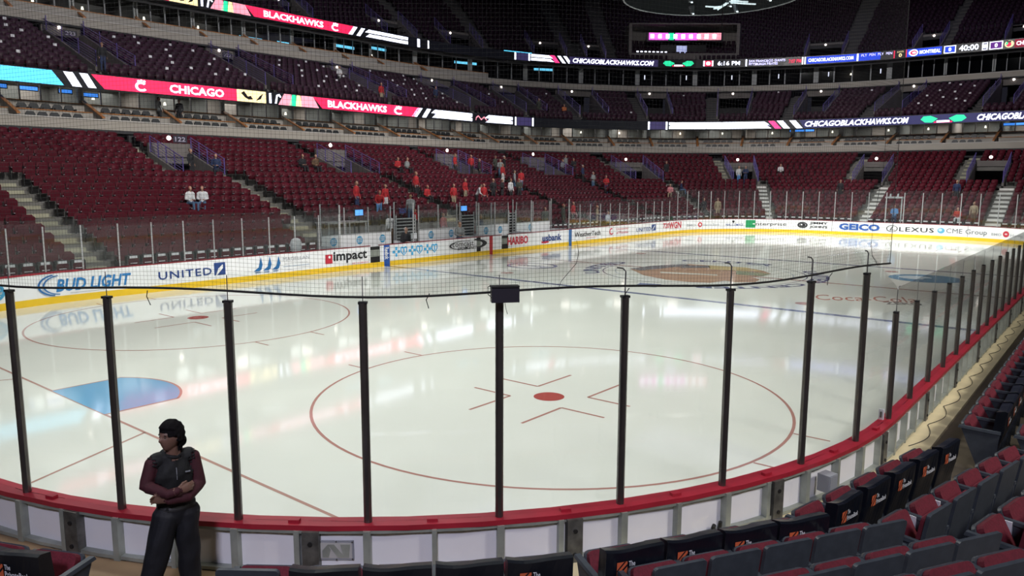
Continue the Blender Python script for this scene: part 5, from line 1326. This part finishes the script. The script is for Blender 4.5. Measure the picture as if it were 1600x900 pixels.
pb('sit', 36.2, 13.0, 4.46, GRY, BLK, HAIRD, 'person in grey seated right of the second entrance', 10)
pb('sit', 57.8, 14.5, 4.78, GRY, BRN, HAIRB, 'seated person in grey beside the fourth entrance', 0)
pb('stand', 58.6, 14.9, 4.78, GRY, BLK, HAIRD, 'standing person in grey above the fourth stairway', 10)
pb('hold', 58.6, 13.8, 4.46, BLK, BLK, HAIRD, 'person in black above the fourth stairway', -20)
pb('stand', 58.0, 12.0, 3.82, NVY, BLK, HAIRW, 'dark dressed person with pale cap on the fourth stairway', 20)
pb('hold', 57.4, 10.2, 3.18, GRY, JEAN, HAIRW, 'person in grey and jeans lower on the fourth stairway', 0)
pb('hold', 58.3, 9.3, 2.86, RED, NVY, HAIRR, 'person in bright red with outstretched hand on the fourth stairway', -50)
pb('stand', 39.5, 2.9, .62, OLV, OLV, ORG, 'person in camouflage green behind the right hand bench', -20)
pb('stand', 40.8, 2.3, .62, OLV, OLV, HAIRR, 'tall person in camouflage with red cap at the right hand bench', 15, 1.12)
pb('stand', 43.3, 3.2, .94, RED, BLK, HAIRR, 'person in red jersey standing behind glass right of the benches', 0, .98)
pb('hold', 44.9, 2.2, .62, TAN, TAN, ORG, 'person in tan clothes beside the far glass', 20)
pb('sit', 45.8, 1.9, .62, WHT, TAN, HAIRW, 'person in white crouching beside the far glass', -10)
pb('stand', 69.3, 13.4, 4.3, BLK, BLK, HAIRD, 'person in black beside the corner entrance', 0)
pb('sit', 68.2, 8.2, 2.86, NVY, JEAN, HAIRD, 'person in navy sitting at the corner stairs', 60)
pb('sit', 65.9, 7.2, 2.54, PNK, TAN, HAIRB, 'person in pink lying back over corner seats', -40)
pb('stand', 68.0, 3.6, .94, BLK, BLK, HAIRD, 'person in black standing behind the far corner glass', 0)
pb('stand', 69.9, 3.0, .94, TAN, TAN, HAIRW, 'person in pale tan clothes and white cap behind the far corner glass', -20)
pb('stand', 76.7, 12.4, 3.82, WHT, BLU, HAIRD, 'person in white top in the far end entrance', 20)
pb('hold', 77.4, 12.3, 3.82, NVY, NVY, HAIRD, 'person in navy in the far end entrance', -20)
pb('sit', 81.0, 13.4, 4.46, WHT, BLK, HAIRD, 'person in white sitting alone in the far end block', 0)
pb('stand', 87.9, 8.0, 2.54, BLK, BLK, HAIRD, 'person in black walking down the pale far end stairs', 0)
pb('stand', 97.2, 7.6, 2.54, NVY, BLK, HAIRD, 'person in navy on the rightmost pale stairs', 0)
pb('hold', 93.9, 1.5, .62, BLU, NVY, HAIRB, 'person in blue shirt inside the goal judge booth', 0, 1.0)
pb('sit', 98.0, 3.1, .94, RED, WHT, HAIRD, 'person in red seated behind the far end glass at right', 0)
pb('stand', 99.0, 3.3, .94, TAN, BRN, ORG, 'person in tan coat standing behind the far end glass at right', 0)
pb('stand', 22.2, 21.1, 7.65, GRY, BLK, HAIRD, 'person in grey standing on the lower suite balcony at left', 90)
pb('stand', 23.4, 20.8, 7.6, BLK, BLK, HAIRD, 'person in black standing on the lower suite balcony at left', -60)
pb('stand', 41.2, 21.3, 10.4, RED, KHK, HAIRD, 'person in red with pale trousers standing in the middle stand', 0, 1.0)
pb('stand', 36.0, 21.9, 10.7, WHT, BLK, HAIRB, 'person in white with dark trousers in the middle stand', 0, 1.0) if False else None
pb('hold', 39.6, 24.7, 11.8, WHT, BLK, HAIRB, 'pale haired person in white on the middle stand stairs', 0, 1.05)
pb('stand', 49.5, 22.5, 10.9, NVY, BLK, HAIRD, 'dark dressed person in the middle stand right of the red one', 0, 1.0)
pb('stand', 18.9, 21.1, 10.6, BLK, NVY, HAIRD, 'person in black at the middle stand entrance by sign 223', 0)
pb('stand', 60.2, 22.0, 10.7, OLV, OLV, HAIRD, 'dark dressed person in a middle stand entrance', 0)
pb('sit', 62.6, 22.2, 10.7, ORG, BLK, HAIRD, 'person in orange sitting low in the middle stand', 0)
pb('stand', 86.0, 24.0, 10.7, BLK, BLK, HAIRD, 'person in dark clothes in the top right part of the middle stand', 0) if False else None
# scorekeeper at the boards and the crouching one
person('sit', (-HW-.75, 24.6, .30), math.radians(-100), BLK, BLK, HAIRW, 'person in black suit and white cap sitting on the penalty box ledge', 1.12)
p_ = tag(obj('paper_sheet', MB().box(-.02, .0, -.2, .2, 0, .3), PAPER), 'white paper held by the seated scorekeeper in black', 'paper'); p_.location = (-HW-.42, 24.9, 1.18)
person('sit', (-HW-.6, 28.5, .45), math.radians(-110), GRY, JEAN, BRN, 'person in grey sweatshirt sitting left of the centre line board', 1.1)
person('stand', (-HW-2.3, 32.2, .3), math.radians(-80), NVY, BLK, HAIRD, 'person in navy standing behind the centre bench glass', 1.05)
person('stand', (-HW-2.0, 31.2, .3), math.radians(-70), RED, WHT, HAIRB, 'person in red and white behind the centre gate', .85)
tag(obj('white_shirt_back', MB().sweep([[(-HW-1.3+.14*math.cos(a)*k_, 18.35+.30*math.sin(a)*k_, z_) for a in [2*math.pi*i/12 for i in range(12)]] for z_, k_ in ((.95, .8), (1.1, 1), (1.35, 1.0), (1.5, .75), (1.56, .3))]), WHT), 'white shirt hung over a seat back behind the far side glass', 'shirt')

# ------------------------------------------------------------------ the attendant standing by the boards
def attendant():
    b = Body(); S = 'shirt'
    b.limb([(0, 0, .86), (0, 0, .95), (0, .0, 1.08), (.01, -.005, 1.22), (.01, -.01, 1.33)], [.150, .142, .150, .168, .13], 'vest', .68, n=20)
    b.limb([(.14, -.01, 1.345), (-.125, -.01, 1.345)], [.062, .062], 'vest', n=14)
    b.limb([(.0, 0, 1.34), (.01, .02, 1.46)], [.058, .050], 'skin', n=14)
    rot = Matrix.Rotation(math.radians(-62), 3, 'Z') @ Matrix.Rotation(math.radians(4), 3, 'X')
    hc = Vector((.02, .03, 1.548))
    b.ell(hc, (.073, .092, .116), 'skin', head_shape, 60, 48, rot)
    for sx in (-1, 1): b.ell(hc+rot @ Vector((sx*.074, -.008, -.005)), (.010, .017, .028), 'skin', None, 12, 8, rot)
    # right arm (image left) crossed over, left arm under it
    b.limb([(.165, -.01, 1.335), (.235, .02, 1.16), (.10, .19, 1.115), (.03, .215, 1.135)], [.060, .052, .040, .034], S, n=14)
    b.limb([(-.155, -.01, 1.335), (-.185, .04, 1.10), (-.06, .165, 1.045), (.09, .165, 1.05)], [.062, .058, .044, .036], S, n=14)
    def hand(w, fdir, pn, L=.085):
        """w wrist, fdir finger direction, pn palm normal"""
        w = Vector(w); f = Vector(fdir).normalized(); n = Vector(pn).normalized(); sd = f.cross(n)
        b.limb([w, w+f*.05, w+f*.085], [.026, .036, .036], 'skin', .42, n, 12)
        for i, (o_, ln) in enumerate(((-.030, .066), (-.010, .076), (.011, .071), (.031, .055))):
            p0 = w+f*.085+sd*o_; p1 = p0+f*ln*.5-n*.006; p2 = p1+f*ln*.3-n*.016; p3 = p2+f*ln*.12-n*.018
            b.limb([p0-f*.02, p1, p2, p3], [.0095, .0088, .0078, .0068], 'skin', 1, (0, 0, 1), 8)
        p0 = w+f*.03-sd*.028; b.limb([p0, p0-sd*.022+f*.03, p0-sd*.026+f*.062], [.012, .0105, .0085], 'skin', 1, (0, 0, 1), 8)
    hand((.035, .215, 1.135), (-1, -.15, .10), (0, 1, .1)); hand((.09, .165, 1.05), (1, -.25, .3), (0, -1, .2))
    # legs: right steps out to the side, left straight
    b.limb([(.078, 0, .86), (.195, .035, .50), (.30, .0, .10)], [.108, .082, .066], 'trousers', n=16)
    b.limb([(-.065, 0, .86), (-.075, .02, .48), (-.085, -.01, .10)], [.108, .078, .062], 'trousers', n=16)
    for x, y in ((.30, 0), (-.085, -.01)):
        b.limb([(x, y-.03, .05), (x+.02, y+.14, .035)], [.045, .038], 'shoes', .8, (0, 0, 1), 12)
    me, regs = b.build('attendant', .0065, 2)
    sk = mat('attendant_skin', (.20, .11, .08), .5, var=.08, scale=30); slv = mat('maroon_sleeve', (.05, .008, .014), .8, var=.2, scale=25, bump=.4)
    vst = mat('black_vest', (.006, .007, .008), .75, var=.2, scale=20, bump=.5); trs = mat('black_trousers', (.005, .006, .010), .7, var=.2, scale=12, bump=.6); shm = mat('black_shoe_leather', (.01, .01, .01), .35)
    idx = {'skin': 0, 'shirt': 1, 'vest': 1, 'trousers': 3, 'shoes': 4}
    for m in (sk, slv, vst, trs, shm): me.materials.append(m)
    for p, r in zip(me.polygons, regs): p.material_index = idx[r]; p.use_smooth = True
    px = Vector((9.22, .66, .55)); d = Vector((CX, CY, 0))-Vector((9.22, .66, 0)); rz = math.atan2(d.y, d.x)-math.pi/2+math.radians(12)
    o = link('person', me, None, px, rz); tag(o, 'person in black vest and maroon sleeves standing with crossed arms by the boards', 'person')
    def shell(name, sel, off, m, lab, disp=None):
        vs = {}; V = []; F = []
        for p, r in zip(me.polygons, regs):
            if not sel(p, r): continue
            f = []
            for vi in p.vertices:
                if vi not in vs:
                    v = me.vertices[vi]; k = off(v.co) if callable(off) else off
                    vs[vi] = len(V); V.append(tuple(v.co+v.normal*k))
                f.append(vs[vi])
            F.append(tuple(f))
        mb = MB().add(V, F); x = obj(name, mb, m, o, lab, True)
        so = x.modifiers.new('thick', 'SOLIDIFY'); so.thickness = .006; so.offset = -1
        return x
    nz = lambda c, s_, a: a*(math.sin(c.x*s_*1.3+c.z*s_)+math.sin(c.y*s_*1.7-c.z*s_*.6))
    shell('vest', lambda p, r: r == 'vest' and p.center.z > .93, lambda c: .012+nz(c, 38, .0025), vst, 'black zipped vest')
    shell('trousers', lambda p, r: r == 'trousers' or (r == 'vest' and p.center.z < .955), lambda c: .011+.010*max(0, min(1, (.5-c.z)/.4))+nz(c, 22, .004), trs, 'loose black trousers')
    ri = rot.inverted()
    def hairy(p, r):
        if r != 'skin' or p.center.z < 1.40: return False
        q = ri @ (Vector(p.center)-hc)
        if q.z > .050: return True
        if q.z > .020 and q.y < .065: return True
        return q.y < (.004 if q.z > -.02 else -.022) and q.z > -.115
    def hoff(c):
        q = ri @ (Vector(c)-hc)
        if q.y > .03 and q.z < .07: return .006
        return .020+.014*max(0, q.z/.11)+.012*max(0, -q.y/.09)+.004*math.sin(q.x*140)*math.sin(q.z*120+q.y*90)
    shell('hair', hairy, hoff, mat('black_hair', (.008, .007, .008), .85, bump=.6, scale=60, spec=.1), 'short thick black hair')
    hb = Body(); hb.ell(hc+rot @ Vector((0, -.105, -.055)), (.050, .045, .055), 'hair', None, 16, 12); hb.ell(hc+rot @ Vector((.02, -.085, -.095)), (.035, .035, .04), 'hair', None, 16, 12)
    obj('hair_bun', hb.mb, MATS['black_hair'], o, 'bunched hair at the nape', True)
    for e in (-1, 1):
        hb = Body(); hb.ell(hc+rot @ Vector((e*.030, .078, .012)), (.011, .006, .006), 'skin', None, 12, 8, rot); obj('eye', hb.mb, mat('eye_dark', (.05, .04, .04), .2), o, None, True)
        hb = Body(); hb.ell(hc+rot @ Vector((e*.031, .082, .030)), (.017, .005, .0035), 'skin', None, 12, 8, rot); obj('eyebrow', hb.mb, MATS['black_hair'], o, None, True)
    obj('zipper', MB().tube([(.008, .128+.004*math.sin(i), 1.20+.026*i) for i in range(5)], .003, 5), GREYBOX, o)
    obj('collar', MB().tube([(.01+.068*math.cos(a), .0+.066*math.sin(a), 1.385+.018*math.sin(a+2)) for a in [math.radians(15*i) for i in range(25)]], .017, 8), vst, o, None, True)
    obj('chest_badge', MB().box(-.10, -.062, .118, .127, 1.247, 1.256), GREYBOX, o, 'small pale embroidered chest mark')
    obj('belt', MB().sweep([[(.158*math.cos(a)*k_, .112*math.sin(a)*k_, z_) for a in [2*math.pi*i/24 for i in range(24)]] for z_, k_ in ((.915, 1), (.955, 1.0), (.955, .95), (.915, .95))], True, False), BLACK, o, None, True)
    return o
attendant()
